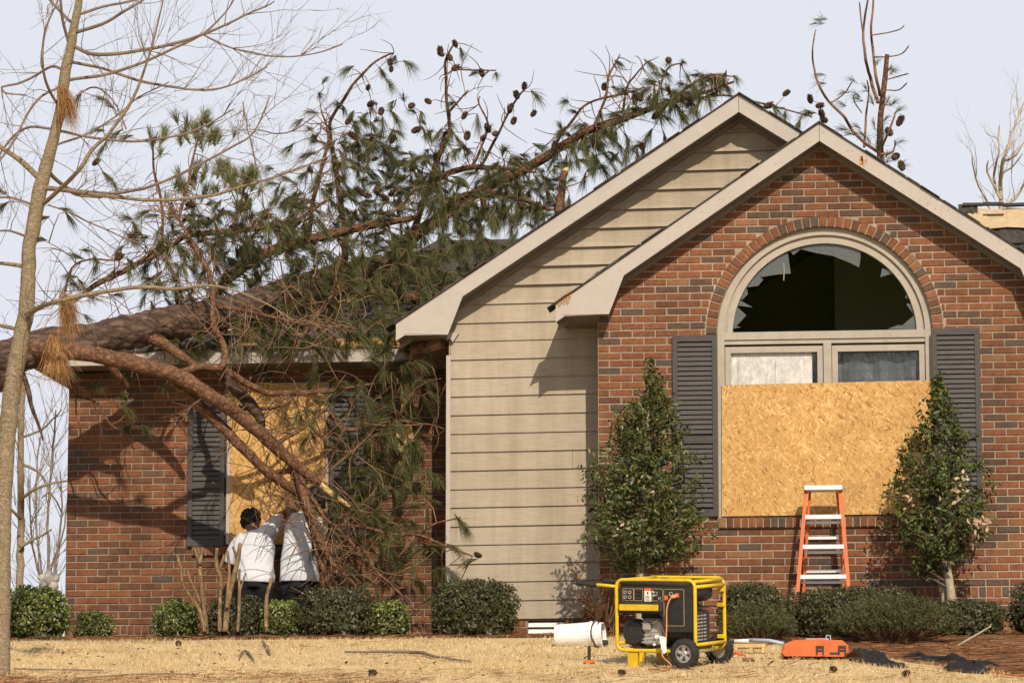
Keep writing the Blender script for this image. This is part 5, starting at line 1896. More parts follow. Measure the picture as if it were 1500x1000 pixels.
# ---- two small evergreen trees
def small_tree(name, label, outline, Y, stems, nleaf, leaf, mat, extra):
    """outline: (v, u_left, u_right) rows"""
    b = at(stems[0][0][0], stems[0][0][1], Y)
    zb = ground_z(b.x, Y)
    r_ = thing(name, (b.x, Y, zb), label, 'tree', 'small evergreen trees by the arched window')
    nodes = []
    for k, s_ in enumerate(stems):
        pr = [(at(q[0], q[1], Y + (q[3] if len(q) > 3 else 0)), q[2] / scl(b) / 2) for q in s_]
        path, rad = smooth_path(pr, .04, .005, k)
        path[0].z = min(path[0].z, zb - .02)
        m = MB()
        m.tube(path, rad, 9, 0, .1, k)
        m.build('trunk' if k == 0 else 'stem', M['pale_bark'], r_, True)
        if k == 0:
            nodes = path
    vs_ = [o[0] for o in outline]

    def half(v):
        for i in range(len(outline) - 1):
            if outline[i][0] <= v <= outline[i + 1][0]:
                t = (v - outline[i][0]) / (outline[i + 1][0] - outline[i][0])
                return [outline[i][j] * (1 - t) + outline[i + 1][j] * t for j in (1, 2)]
        return None
    C, Nn = [], []
    m = MB()
    sprays = 0
    area = [(outline[i][2] - outline[i][1] + 6) for i in range(len(outline))]
    while len(C) < nleaf:
        v = rnd.uniform(vs_[0], vs_[-1])
        hf = half(v)
        wd = hf[1] - hf[0]
        if rnd.random() > (wd + 8) / 190.0:
            continue
        a = rnd.uniform(0, 2 * math.pi)
        t = rnd.random() ** .5
        lump_ = 1 + .34 * noise.noise(Vector((math.cos(a) * 1.7, math.sin(a) * 1.7, v * .035))) + .22 * noise.noise(Vector((math.cos(a) * 5, math.sin(a) * 5, v * .09))) + max(0, rnd.gauss(0, .07))
        u = (hf[0] + hf[1]) / 2 + math.cos(a) * wd / 2 * t * lump_
        depth = math.sin(a) * wd / 2 * t * lump_ / scl(b)
        p = at(u, v, Y) + Vector((0, depth, 0))
        if noise.noise(p * 5.5) < -.20 and t > .45:
            continue
        if rnd.random() < .02:
            p = p + Vector((math.cos(a) * rnd.uniform(.03, .10), 0, rnd.uniform(-.02, .09)))
        # a spray of leaves at the end of a twig
        nd = min(nodes, key=lambda q: (q - p).length + max(0, q.z - p.z + .1) * 2)
        d = (p - nd)
        d = d.normalized() if d.length > .02 else Vector((0, 0, 1))
        if sprays % 6 == 0 and (p - nd).length > .08:
            m.tube([nd, nd.lerp(p, .5) + Vector((0, 0, .02)), p], [.006, .004, .0025], 4)
        sprays += 1
        k = rnd.randint(5, 9)
        dd = Vector((d.x, d.y, d.z + .25)).normalized()
        for q in range(k):
            C.append(tuple(p + dd * (q / k - .5) * .09 + Vector((rnd.gauss(0, .016), rnd.gauss(0, .016), rnd.gauss(0, .016)))))
            Nn.append((d.x * .6, d.y * .6 - .25, d.z * .5 + .55))
    C, Nn = np.array(C), np.array(Nn)
    V, Fq = leaf_quads(C, Nn, np.full(len(C), leaf), .42, .75)
    tag(np_mesh('foliage', V, Fq, M[mat], r_), kind='stuff')
    tag(m.build('twigs', M['grey_twig'], r_), kind='stuff')
    C = []
    for u, v, n_, s_ in extra:
        for i in range(n_):
            C.append(tuple(at(rnd.gauss(u, s_), rnd.gauss(v, s_), Y - rnd.uniform(.2, .42))))
    C = np.array(C)
    V, Fq = leaf_quads(C, np.tile(np.array([[0, -.7, .4]]), (len(C), 1)), np.full(len(C), leaf * .95), .5, .6)
    tag(np_mesh('dry_leaves', V, Fq, M['leaf_dry'], r_), kind='stuff')


small_tree('evergreen_tree', 'cone-shaped evergreen tree standing behind the generator',
           [(526, 948, 956), (548, 936, 966), (575, 925, 978), (610, 900, 992), (650, 882, 1005), (690, 868, 1018), (730, 858, 1030), (765, 854, 1038), (795, 856, 1036), (808, 878, 1020), (822, 896, 985), (834, 906, 922)], -.62,
           [[(938, 900, 15), (938, 850, 14), (938, 800, 12), (943, 720, 9), (948, 620, 5), (952, 545, 2)]], 10500, .027, 'leaf_holly', [(925, 700, 6, 8), (960, 735, 7, 9), (918, 770, 5, 6), (975, 705, 4, 8), (912, 775, 4, 4)])
small_tree('evergreen_tree', 'ragged evergreen tree with leaning whitish trunk and pale dry leaf clusters',
           [(552, 1371, 1378), (585, 1356, 1392), (620, 1338, 1410), (655, 1322, 1424), (690, 1308, 1440), (725, 1302, 1450), (760, 1298, 1452), (785, 1306, 1444), (806, 1322, 1428), (826, 1334, 1398), (845, 1336, 1356)], -.60,
           [[(1396, 905, 15), (1393, 870, 14), (1387, 830, 13), (1380, 800, 12), (1377, 760, 9), (1377, 690, 6), (1376, 600, 3), (1375, 565, 2)], [(1385, 905, 11, .08), (1384, 870, 10, .08), (1387, 840, 7, .05), (1400, 810, 4, 0)]], 7600, .028, 'leaf_holly',
           [(1440, 767, 22, 6), (1432, 762, 10, 5), (1400, 722, 16, 8), (1385, 725, 8, 9), (1405, 700, 8, 8), (1345, 722, 8, 6), (1330, 735, 6, 6), (1436, 775, 8, 5)])

# dead brown shrub sprays behind the bucket
A = at(885, 900, -.35)
ds = thing('dead_shrub', (A.x, -.35, ground_z(A.x, -.35)), 'dead reddish brown twiggy shrub behind the fallen white bucket', 'shrub')
m = MB()
tf = []
for i in range(34):
    s_ = Vector((A.x + rnd.uniform(-.08, .08), -.35 + rnd.uniform(-.05, .05), ground_z(A.x, -.35) - .02))
    q = Vector((A.x + rnd.uniform(-.30, .26), -.35 + rnd.uniform(-.2, .2), ground_z(A.x, -.35) + rnd.uniform(.15, .62)))
    m.tube([s_, s_.lerp(q, .5) + Vector((0, 0, .06)), q], [.007, .005, .002], 4)
    for k in range(3):
        p = s_.lerp(q, rnd.uniform(.5, 1))
        tf.append((p, (q - s_).normalized(), 0))
m.build('stems', M['twig_bark'], ds)
tag(needle_mesh(tf, 'foliage', 'leaf_brown', ds, (14, 22), (.04, .08), .0025, .6, .3), kind='stuff')

# hard-pruned crape myrtle stems in front of the left window
A = at(305, 915, -.55)
cr = thing('pruned_shrub', (A.x, -.55, ground_z(A.x, -.55)), 'hard pruned tan stems with knobbly cut ends in front of the left window', 'shrub')
for trc in ([(300, 925, 9), (292, 893, 7), (270, 858, 6), (265, 830, 6), (260, 812, 7)], [(301, 920, 8), (296, 888, 6), (280, 850, 5), (274, 832, 6)], [(302, 928, 10), (299, 895, 9), (294, 850, 8), (291, 822, 8), (284, 803, 8)], [(293, 826, 6), (297, 803, 7)],
            [(322, 925, 9), (322, 880, 8), (323, 845, 8), (317, 828, 8), (318, 802, 7)], [(321, 834, 6), (329, 812, 7)], [(330, 925, 13), (334, 880, 12), (343, 840, 11), (349, 815, 9), (352, 795, 7)], [(347, 818, 6), (341, 800, 5)],
            [(348, 925, 7), (351, 868, 7), (350, 852, 5), (351, 833, 5)], [(351, 866, 5), (356, 852, 4), (360, 840, 4)], [(390, 925, 9), (390, 880, 8), (396, 855, 7), (397, 848, 8)], [(332, 890, 9), (336, 840, 7), (333, 806, 5)]):
    pr = [(at(q[0], q[1], -.55 + .03 * math.sin(q[0])), q[2] * .74 / 168 / 2) for q in trc]
    path, rad = smooth_path(pr, .03, .006, trc[0][0])
    m = MB()
    m.tube(path, rad, 8, 0, .14, trc[0][0] % 19)
    m.build('stem', M['tan_bark'], cr, True)

# sticks on the bed and lawn
for trc, lab, Y, mm in (([(1388, 955, 4), (1415, 938, 3.6), (1452, 916, 2.6)], 'straight pale stick propped up in the mulch at the right', -2.3, 'pale_bark'), ([(1384, 930, 2.4), (1392, 950, 3)], 'short pale twig beside the straight propped stick', -2.35, 'pale_bark'),
                        ([(1408, 962, 3), (1428, 952, 3), (1458, 948, 2)], 'bent pale stick lying low in the mulch', -2.7, 'pale_bark')):
    pr = [(at(q[0], q[1], Y), q[2] / 180 / 2) for q in trc]
    pr[0] = (Vector((pr[0][0].x, pr[0][0].y, min(pr[0][0].z, ground_z(pr[0][0].x, Y) + .02))), pr[0][1])
    path, rad = smooth_path(pr, .03, .004, 4)
    m = MB()
    m.tube(path, rad, 6, 0, .1, 2)
    tag(m.build('stick', M[mm], None, True), lab, 'stick', 'fallen sticks')
for trc, lab in (([(505, 958, 4), (560, 959, 5), (612, 960, 6), (640, 966, 4.5), (690, 972, 2.4)], 'long dark fallen branch lying on the dry lawn'), ([(20, 982, 2), (60, 984, 3), (110, 985, 3), (150, 984, 2)], 'thin dark twig on the lawn near the young tree'),
                 ([(110, 996, 2), (200, 991, 3), (290, 990, 2)], 'long thin weathered stick along the near edge of the lawn'), ([(350, 968, 2.4), (357, 957, 4), (366, 962, 4), (372, 972, 2)], 'dark curled root fragment on the lawn'), ([(385, 944, 5), (391, 953, 6), (395, 961, 3)], 'stubby brown bark chunk on the lawn')):
    pr = []
    for u, v, wd in trc:
        g = on_ground(u, v)
        pr.append((g + Vector((0, 0, wd / 190 / 2 + .012)), wd / 190 / 2))
    path, rad = smooth_path(pr, .04, .006, 9)
    m = MB()
    m.tube(path, rad, 6, 0, .2, 2)
    tag(m.build('stick', M['grey_twig'], None, True), lab, 'stick', 'fallen sticks')
# dark cones and leaves dropped on the lawn
for (u, v), lab in zip(((547, 990), (912, 990), (1222, 985), (1326, 992), (262, 947)), ('dark pine cone on the lawn in front of the long fallen branch', 'dark pine cone on the grass in front of the black stake', 'dark pine cone on the grass in front of the orange case', 'dark pine cone on the grass in front of the black plastic heap', 'dark pine cone at the crest of the lawn before the low green shrub')):
    g = on_ground(u, v)
    o = link('pine_cone', cmesh)
    o.location = g + Vector((0, 0, .028))
    s_ = rnd.uniform(.6, .85)
    o.scale = (s_, s_, s_)
    o.rotation_euler = (1.4, rnd.uniform(-.3, .3), rnd.uniform(0, 6))
    tag(o, lab, 'pine cone', 'pine cones dropped on the lawn')
V, Q = [], []
C = []
for i in range(240):
    u, v = rnd.uniform(0, 1500), rnd.uniform(942, 999)
    g = on_ground(u, v)
    C.append((g.x, g.y, g.z + .02))
C = np.array(C)
V, Fq = leaf_quads(C, np.tile(np.array([[0, 0, 1.0]]), (len(C), 1)), np.full(len(C), .022), .5, .35)
tag(np_mesh('leaf_litter', V, Fq, M['leaf_brown']), 'small dead brown leaves scattered over the lawn', 'leaf litter', kind='stuff')
# ------------------------------------------------------------------ stepladder
YLd = -.50
ld = at(1207, 931, YLd)
zg = ground_z(ld.x, YLd)
ladder = thing('stepladder', (ld.x, YLd, zg), 'orange fibreglass stepladder with silver treads standing below the arched window', 'ladder')
tL, tR = at(1181, 716, YLd + .22), at(1231, 716, YLd + .22)
bL, bR = at(1163, 931, YLd), at(1249, 931, YLd)
bL.z = ground_z(bL.x, YLd)
bR.z = ground_z(bR.x, YLd)


def bar(m, a, b, wx, wy):
    a, b = Vector(a), Vector(b)
    m.rings([[p + Vector((-wx, -wy, 0)), p + Vector((wx, -wy, 0)), p + Vector((wx, wy, 0)), p + Vector((-wx, wy, 0))] for p in (a, b)])


for a, b, s_ in ((bL, tL, 1), (bR, tR, -1)):
    m = MB()
    bar(m, a, b, .016, .006)
    bar(m, a + Vector((s_ * -.013, .03, 0)), b + Vector((s_ * -.013, .03, 0)), .004, .028)
    m.build('front_rail', M['orange'], ladder)
    m = MB()
    m.cbox(a.x - .022, a.x + .022, a.y - .02, a.y + .06, a.z - .004, a.z + .05, .006)
    m.build('foot', M['black_rubber'], ladder)
rL, rR = tL + Vector((.03, .06, -.02)), tR + Vector((-.03, .06, -.02))
qL, qR = Vector((bL.x + .05, -.055, ground_z(bL.x, -.05))), Vector((bR.x - .05, -.055, ground_z(bR.x, -.05)))
for a, b in ((qL, rL), (qR, rR)):
    m = MB()
    bar(m, a, b, .011, .012)
    m.build('rear_rail', M['orange'], ladder)
H0 = (bL.z + bR.z) / 2
for v in (757, 801, 845, 889):
    t = (931 - v) / (931 - 716)
    a, b = bL.lerp(tL, t), bR.lerp(tR, t)
    m = MB()
    m.rings([[Vector((x, a.y - .012, a.z - .020)), Vector((x, a.y - .012, a.z + .012)), Vector((x, a.y - .006, a.z + .018)), Vector((x, a.y + .078, a.z + .018)), Vector((x, a.y + .082, a.z + .010)), Vector((x, a.y + .082, a.z - .020)), Vector((x, a.y + .076, a.z - .020)), Vector((x, a.y + .07, a.z + .010)), Vector((x, a.y, a.z + .008)), Vector((x, a.y - .004, a.z - .020))] for x in (a.x + .012, b.x - .012)])
    m.build('tread', M['aluminium'], ladder)
    m = MB()
    m.box(a.x + .02, b.x - .02, a.y + .085, a.y + .092, a.z - .055, a.z - .03)
    m.build('tread_brace', M['aluminium'], ladder)
for t in (.22, .45, .68):
    a, b = qL.lerp(rL, t), qR.lerp(rR, t)
    m = MB()
    m.box(a.x + .012, b.x - .012, a.y - .010, a.y + .010, a.z - .012, a.z + .012)
    m.build('rear_bar', M['aluminium'], ladder)
m = MB()
for s_, a, b in ((1, bL.lerp(tL, .55), qL.lerp(rL, .5)), (-1, bR.lerp(tR, .55), qR.lerp(rR, .5))):
    m.tube([a, (a + b) / 2, b], .006, 6)
m.build('spreader', M['steel'], ladder)
m = MB()
m.cbox(tL.x - .022, tR.x + .022, tL.y - .055, tL.y + .12, tL.z - .018, tL.z + .03, .008)
m.build('top_cap', M['aluminium'], ladder)

# ------------------------------------------------------------------ generator
gp = on_ground(1006, 977)
G0 = on_ground(985, 972)
gen = thing('generator', (G0.x, gp.y + .16, 0), 'yellow framed portable generator with black panel and wheels on the lawn', 'generator')
gen.location.z = ground_z(gen.location.x, gen.location.y)
gen.rotation_euler = (Matrix.Rotation(RAD(6.9), 3, 'X') @ Matrix.Rotation(RAD(-24), 3, 'Z')).to_euler()
GL, GW, GB, GH = .335, .245, .125, .66         # half length, half width, bottom rail, top rail height
gen.scale = (1, 1, 1)


def gpart(m, name, mat, parent=None, smooth=False):
    return m.build(name, M[mat] if isinstance(mat, str) else mat, parent or gen, smooth, True)


def round_rect(x0, x1, z0, z1, y, r, n=5):
    pts = []
    for cx_, cz_, a0 in ((x1 - r, z0 + r, -90), (x1 - r, z1 - r, 0), (x0 + r, z1 - r, 90), (x0 + r, z0 + r, 180)):
        for i in range(n + 1):
            a = RAD(a0 + 90 * i / n)
            pts.append(Vector((cx_ + r * math.cos(a), y, cz_ + r * math.sin(a))))
    return pts


fr = .0145
for y in (-GW, GW):
    m = MB()
    p = round_rect(-GL, GL, GB, GH, y, .055)
    m.tube(p + [p[0], p[1]], fr, 8)
    gpart(m, 'frame_loop', 'yellow', None, True)
for x, z, nm in ((-GL, GH - .05, 'a'), (GL, GH - .05, 'b'), (-GL, GB + .05, 'c'), (GL, GB + .05, 'd'), (-GL + .09, GH, 'e'), (GL - .02, GH - .012, 'f'), (0, GB, 'g'), (GL - .08, GB, 'h'), (-GL + .08, GB, 'i')):
    m = MB()
    m.tube([Vector((x, -GW, z)), Vector((x, 0, z)), Vector((x, GW, z))], fr * .95, 8)
    gpart(m, 'cross_bar', 'yellow', None, True)
for y in (-GW + .03, GW - .03):
    m = MB()
    m.tube([Vector((-GL - .30, y, GH - .035)), Vector((-GL - .12, y, GH - .045)), Vector((-GL, y, GH - .055))], .0125, 8)
    h = gpart(m, 'handle', 'yellow', None, True)
    m = MB()
    m.tube([Vector((-GL - .37, y, GH - .031)), Vector((-GL - .36, y, GH - .031)), Vector((-GL - .19, y, GH - .041)), Vector((-GL - .185, y, GH - .041))], [.012, .0185, .0185, .015], 10)
    gpart(m, 'grip', 'black_rubber', h, True)
# fuel tank / top cover
m = MB()
m.cbox(-GL + .035, GL - .075, -GW + .035, GW - .02, GH - .17, GH - .012, .03)
gpart(m, 'fuel_tank', 'black_plastic')
m = MB()
m.lathe([(.0, 0), (.035, 0), (.035, .018), (.03, .022), (0, .022)], (-.05, 0, GH - .014), (0, 0, 1), 14)
gpart(m, 'fuel_cap', 'black_plastic')
# front panel: L-shaped with thick rounded edge
yf = -GW - .012
m = MB()
X0, X1 = -GL + .028, GL - .018
zt_ = GH - .018
P = [(X0, zt_ - .235), (X0 + .345, zt_ - .235), (X0 + .375, zt_ - .27), (X0 + .375, zt_ - .345), (X0 + .40, zt_ - .37), (X1 - .02, zt_ - .37), (X1, zt_ - .35), (X1, zt_ - .03), (X1 - .03, zt_), (X0 + .03, zt_), (X0, zt_ - .03)]
m.prism(P, yf, yf + .07)
panel = gpart(m, 'front_panel', 'black_plastic')
m = MB()
m.tube([Vector((X0 + .02, yf + .012, zt_ - .012)), Vector((0, yf + .008, zt_ - .006)), Vector((X1 - .02, yf + .012, zt_ - .012))], .022, 8)
gpart(m, 'panel_hood', 'black_rubber', panel, True)
m = MB()
m.cbox(X0 + .004, X0 + .372, yf - .016, yf + .02, zt_ - .232, zt_ - .148, .012)
gpart(m, 'panel_ledge', 'black_rubber', panel)
m = MB()
m.cbox(X0 + .008, X0 + .345, yf - .021, yf - .0165, zt_ - .213, zt_ - .165, .002)
gpart(m, 'stripe', 'yellow', panel)


def outline(x0, x1, z0, z1, r=.0022):
    m = MB()
    p = round_rect(x0, x1, z0, z1, yf - .002, .008, 2)
    m.tube(p + [p[0]], r, 4)
    gpart(m, 'panel_line', 'gold', panel)


for q in ((X0 + .035, X0 + .125), (X0 + .130, X0 + .205), (X0 + .285, X0 + .375)):
    outline(q[0], q[1], zt_ - .138, zt_ - .048)
outline(X0 + .385, X0 + .555, zt_ - .325, zt_ - .05)
m = MB()
for i in range(3):
    m.box(X0 + .143, X0 + .192, yf - .007, yf - .001, zt_ - .125 + i * .028, zt_ - .108 + i * .028)
m.box(X0 + .048, X0 + .112, yf - .006, yf - .001, zt_ - .125, zt_ - .062)
m.box(X0 + .30, X0 + .365, yf - .006, yf - .001, zt_ - .12, zt_ - .062)
gpart(m, 'breakers', 'black_rubber', panel)
m = MB()
m.box(X0 + .222, X0 + .278, yf - .008, yf - .001, zt_ - .142, zt_ - .062)
tg = gpart(m, 'tag', 'paper', panel)
m = MB()
m.box(X0 + .222, X0 + .278, yf - .0085, yf - .001, zt_ - .0615, zt_ - .042)
gpart(m, 'tag_heading', 'orange', tg)
m = MB()
for i in range(4):
    m.box(X0 + .230, X0 + .27 - .006 * (i % 2), yf - .009, yf - .0081, zt_ - .134 + i * .010, zt_ - .1305 + i * .010)
m.prism([(X0 + .25, zt_ - .092), (X0 + .258, zt_ - .078), (X0 + .25, zt_ - .068), (X0 + .242, zt_ - .078)], yf - .009, yf - .0081)
gpart(m, 'tag_print', 'black_plastic', tg)
m = MB()
m.lathe([(.006, 0), (.006, .006), (.0, .007)], (X0 + .298, yf - .006, zt_ - .07), (0, -1, 0), 8)
m.lathe([(.005, 0), (.005, .006), (.0, .007)], (X0 + .30, yf - .006, zt_ - .10), (0, -1, 0), 8)
gpart(m, 'switch', 'paper', panel)
for i, (x, z) in enumerate(((X0 + .405, zt_ - .115), (X0 + .50, zt_ - .095))):
    m = MB()
    m.cbox(x - .016, x + .016, yf - .012, yf, z - .018, z + .018, .004)
    gpart(m, 'outlet', 'orange', panel)
for x, z, r_ in ((X0 + .06, zt_ - .075, .014), (X0 + .098, zt_ - .075, .014), (X0 + .06, zt_ - .112, .014), (X0 + .098, zt_ - .112, .014), (X0 + .32, zt_ - .085, .018), (X0 + .352, zt_ - .118, .011), (X0 + .45, zt_ - .085, .016)):
    m = MB()
    m.lathe([(r_ * .55, .004), (r_ * .7, .010), (r_, .010), (r_, 0)], (x, yf - .004, z), (0, -1, 0), 14, 0, False)
    gpart(m, 'socket_ring', 'cast_metal', panel)
m = MB()
for i in range(6):
    m.box(X0 + .42 + i * .02, X0 + .426 + i * .02, yf - .0045, yf - .0005, zt_ - .31, zt_ - .17)
gpart(m, 'vent_slots', 'black_rubber', panel)
# engine and alternator
m = MB()
m.cbox(-.17, .02, -.16, .16, GB + .03, GB + .24, .02)
for i in range(6):
    m.box(-.165, .012, -.166, -.161, GB + .05 + i * .03, GB + .058 + i * .03)
eng = gpart(m, 'engine', 'cast_metal')
m = MB()
m.lathe([(.0, -.02), (.085, -.02), (.105, 0), (.105, .05), (.08, .07), (0, .07)], (-.23, -.10, GB + .13), (0, -1, 0), 20)
gpart(m, 'flywheel_cover', 'black_plastic', eng)
m = MB()
m.lathe([(.0, -.01), (.018, -.01), (.018, .02), (.01, .026), (0, .026)], (-.03, -.165, GB + .10), (0, -1, 0), 10)
m.lathe([(.0, -.01), (.012, -.01), (.012, .02), (0, .022)], (-.05, -.165, GB + .045), (0, -1, 0), 8)
gpart(m, 'oil_plug', 'paper', eng)
m = MB()
m.cbox(-.15, -.08, -.19, -.16, GB + .15, GB + .215, .008)
m.tube([Vector((-.06, -.18, GB + .20)), Vector((-.02, -.19, GB + .23)), Vector((.02, -.17, GB + .18)), Vector((.03, -.15, GB + .10))], .006, 6)
m.tube([Vector((-.16, -.17, GB + .06)), Vector((-.10, -.185, GB + .05)), Vector((-.02, -.18, GB + .07))], .008, 6)
gpart(m, 'carburettor', 'steel', eng)
m = MB()
m.lathe([(0, -.02), (.09, -.02), (.115, .02), (.115, .20), (.09, .23), (0, .23)], (.03, -.02, GB + .15), (1, 0, 0), 20)
gpart(m, 'alternator', 'black_plastic')
m = MB()
m.box(-GL + .06, GL - .06, -.15, .15, GB + .012, GB + .028)
gpart(m, 'engine_plate', 'black_rubber')
m = MB()
m.cbox(-GL + .05, GL - .16, .06, GW - .03, GB + .03, GH - .18, .03)
gpart(m, 'dark_backing', 'black_plastic')  # black block added behind the engine so the open frame looks dark inside
m = MB()
m.cbox(-.20, .06, -.12, .08, GB + .22, GH - .175, .02)
gpart(m, 'air_cleaner', 'black_rubber')
m = MB()
m.cbox(GL - .12, GL - .045, -.16, .10, GB + .05, GB + .30, .018)
muf = gpart(m, 'muffler', 'black_plastic')
m = MB()
for r_ in range(8):
    for c_ in range(3):
        m.box(GL - .0455, GL - .042, -.13 + c_ * .055, -.09 + c_ * .055, GB + .075 + r_ * .026, GB + .087 + r_ * .026)
gpart(m, 'louvres', 'cast_metal', muf)
m = MB()
m.box(GL - .14, GL - .05, -.21, .20, GB + .315, GB + .327)
m.cbox(GL - .14, GL - .06, -.14, .12, GH - .14, GH - .05, .015)
gpart(m, 'heat_shield', 'black_plastic')
for z in (GB + .09, GB + .33, GH - .09):
    m = MB()
    m.cbox(GL - .05, GL + .012, GW - .035, GW - .005, z - .016, z + .016, .005)
    gpart(m, 'bracket', 'yellow')
# wheels, foot
for y in (-GW - .045, GW + .045):
    c = Vector((GL - .07, y, .112))
    m = MB()
    s_ = -1 if y < 0 else 1
    m.lathe([(.068, -.034), (.095, -.034), (.109, -.026), (.112, -.014), (.112, .014), (.109, .026), (.095, .034), (.068, .034)], c, (0, 1, 0), 28, 0, False)
    for i in range(24):
        a = 2 * math.pi * i / 24
        d, t = Vector((math.cos(a), 0, math.sin(a))), Vector((-math.sin(a), 0, math.cos(a)))
        q = c + d * .1105
        m.rings([[q - t * .005 + Vector((0, -.03, 0)), q + t * .005 + Vector((0, -.03, 0)), q + t * .005 + Vector((0, .03, 0)), q - t * .005 + Vector((0, .03, 0))],
                 [q - t * .004 + d * .005 + Vector((0, -.026, 0)), q + t * .004 + d * .005 + Vector((0, -.026, 0)), q + t * .004 + d * .005 + Vector((0, .026, 0)), q - t * .004 + d * .005 + Vector((0, .026, 0))]])
    wheel = gpart(m, 'wheel', 'black_rubber', None, False)
    m = MB()
    m.lathe([(.0, 0), (.022, 0), (.026, .012), (.018, .02), (0, .02)], c, (0, s_, 0), 14)
    m.lathe([(.056, -.004), (.070, -.004), (.070, .022), (.056, .022)], c, (0, s_, 0), 26, 0, False)
    m.lathe([(0, -.012), (.069, -.012), (.069, -.008), (0, -.008)], c, (0, s_, 0), 20)
    for i in range(5):
        a = 2 * math.pi * i / 5 + .3
        d, t = Vector((math.cos(a), 0, math.sin(a))), Vector((-math.sin(a), 0, math.cos(a)))
        yy = Vector((0, s_, 0))
        m.rings([[c + d * .018 - t * .013 + yy * .002, c + d * .018 + t * .013 + yy * .002, c + d * .018 + t * .010 + yy * .014, c + d * .018 - t * .010 + yy * .014],
                 [c + d * .062 - t * .016 + yy * .004, c + d * .062 + t * .016 + yy * .004, c + d * .062 + t * .013 + yy * .018, c + d * .062 - t * .013 + yy * .018]])
    gpart(m, 'rim', 'steel', wheel)
m = MB()
m.tube([Vector((GL - .07, -GW - .05, .112)), Vector((GL - .07, 0, .112)), Vector((GL - .07, GW + .05, .112))], .009, 8)
gpart(m, 'axle', 'steel')
for y in (-GW + .01, GW - .01):
    m = MB()
    m.prism([(-GL + .09, .012), (-GL + .175, .012), (-GL + .175, GB - .01), (-GL + .09, GB - .01)], y - .012, y + .010)
    m.prism([(-GL + .19, .04), (-GL + .21, .04), (-GL + .235, GB - .012), (-GL + .20, GB - .012)], y - .02, y + .02)
    m.box(-GL + .085, -GL + .18, y - .025, y + .025, .0, .012)
    gpart(m, 'foot_bracket', 'yellow')
# extension cord plugged into the panel
gm = gen.matrix_basis.copy()
gm = Matrix.LocRotScale(gen.location, gen.rotation_euler, gen.scale)
cp = [gm @ Vector((X0 + .50, yf - .012, zt_ - .095)), gm @ Vector((X0 + .47, yf - .045, zt_ - .11)), gm @ Vector((X0 + .435, yf - .05, zt_ - .19)), gm @ Vector((X0 + .425, yf - .04, zt_ - .32)), gm @ Vector((X0 + .42, yf - .05, zt_ - .46)), gm @ Vector((X0 + .415, yf - .10, .10))]
e1, e2, e3 = on_ground(983, 980), on_ground(970, 984), on_ground(950, 982)
cp += [e1 + Vector((0, 0, .03)), e2 + Vector((0, 0, .02)), e3 + Vector((0, 0, .015))]
path, rad = smooth_path([(p, .0062) for p in cp], .02)
m = MB()
m.tube(path, rad, 7)
cord = tag(m.build('extension_cord', M['cord'], None, True), 'orange extension cord hanging from the generator panel to the grass', 'cord')
m = MB()
a = cp[0]
d = (cp[1] - cp[0]).normalized()
m.tube([a + d * .0, a + d * .03, a + d * .05], [.014, .015, .008], 10)
m.build('plug', M['cord'], cord, True)
a = gm @ Vector((X0 + .42, yf - .075, .185))
m = MB()
m.prism([(a.x - .022, a.z + .06), (a.x + .012, a.z + .05), (a.x + .02, a.z - .06), (a.x - .004, a.z - .075), (a.x - .024, a.z - .03)], a.y - .004, a.y + .004)
m.prism([(a.x - .036, a.z + .06), (a.x - .026, a.z + .06), (a.x - .016, a.z + .0), (a.x - .028, a.z - .005)], a.y - .007, a.y + .001)
m.build('cord_tag', M['paper'], cord)

# ------------------------------------------------------------------ bucket and small gear
bc = on_ground(850, 947)
Lb, Rb = .40, .118
ax = Vector((1, -.10, .045)).normalized()
c0 = Vector((at(813, 930, bc.y).x, bc.y + .1, ground_z(bc.x, bc.y) + Rb * .80))
bucket = thing('bucket', Vector((bc.x, c0.y, ground_z(bc.x, c0.y))), 'white plastic bucket lying on its side by the crawl-space vent', 'bucket')
m = MB()
m.lathe([(0, .006), (Rb * .80, .0), (Rb * .82, .01), (Rb * .90, Lb * .6), (Rb * .93, Lb * .72), (Rb * .985, Lb * .73), (Rb * .985, Lb * .76), (Rb * .95, Lb * .77), (Rb * .96, Lb * .83), (Rb * 1.02, Lb * .84), (Rb * 1.02, Lb * .87), (Rb * .96, Lb * .88), (Rb * .98, Lb * .97), (Rb * 1.03, Lb * .975), (Rb * 1.03, Lb), (Rb * .95, Lb), (Rb * .93, Lb * .97), (Rb * .78, .02), (0, .02)], c0, ax, 30, 0, False)
for i, v_ in enumerate(m.v):
    d_ = Vector(v_) - c0
    t_ = max(0, d_.dot(ax) / Lb - .45)
    n_ = noise.noise(Vector(v_) * 7) * .05 * t_ + noise.noise(Vector(v_) * 18) * .02 * t_
    r_ = (d_ - ax * d_.dot(ax))
    q_ = Vector(v_) + r_.normalized() * n_ + Vector((0, 0, -.35 * t_ * max(0, r_.z)))
    m.v[i] = tuple(q_)
m.build('shell', M['white_plastic'], bucket, False)
mth = c0 + ax * Lb * .93
m = MB()
sd_ = ax.cross(Vector((0, 0, 1))).normalized()
upb = sd_.cross(ax)
hp = []
for i in range(13):
    a = math.pi * i / 12
    hp.append(mth + upb * math.cos(a) * Rb * 1.04 + (sd_ * 1.0 - ax * .45).normalized() * math.sin(a) * Rb * 1.15)
m.tube(hp, .0055, 6)
m.build('handle', M['black_plastic'], bucket)
m = MB()
m.lathe([(Rb * .5, 0), (Rb * .9, .004), (Rb * .9, .01), (Rb * .5, .012)], c0 + ax * Lb * .9, ax, 20, 0, False)
q = mth - upb * Rb * .75
m.cbox(q.x - .05, q.x + .06, q.y - .05, q.y + .05, q.z - .005, q.z + .035, .008)
m.build('rag_inside', M['black_plastic'], bucket)

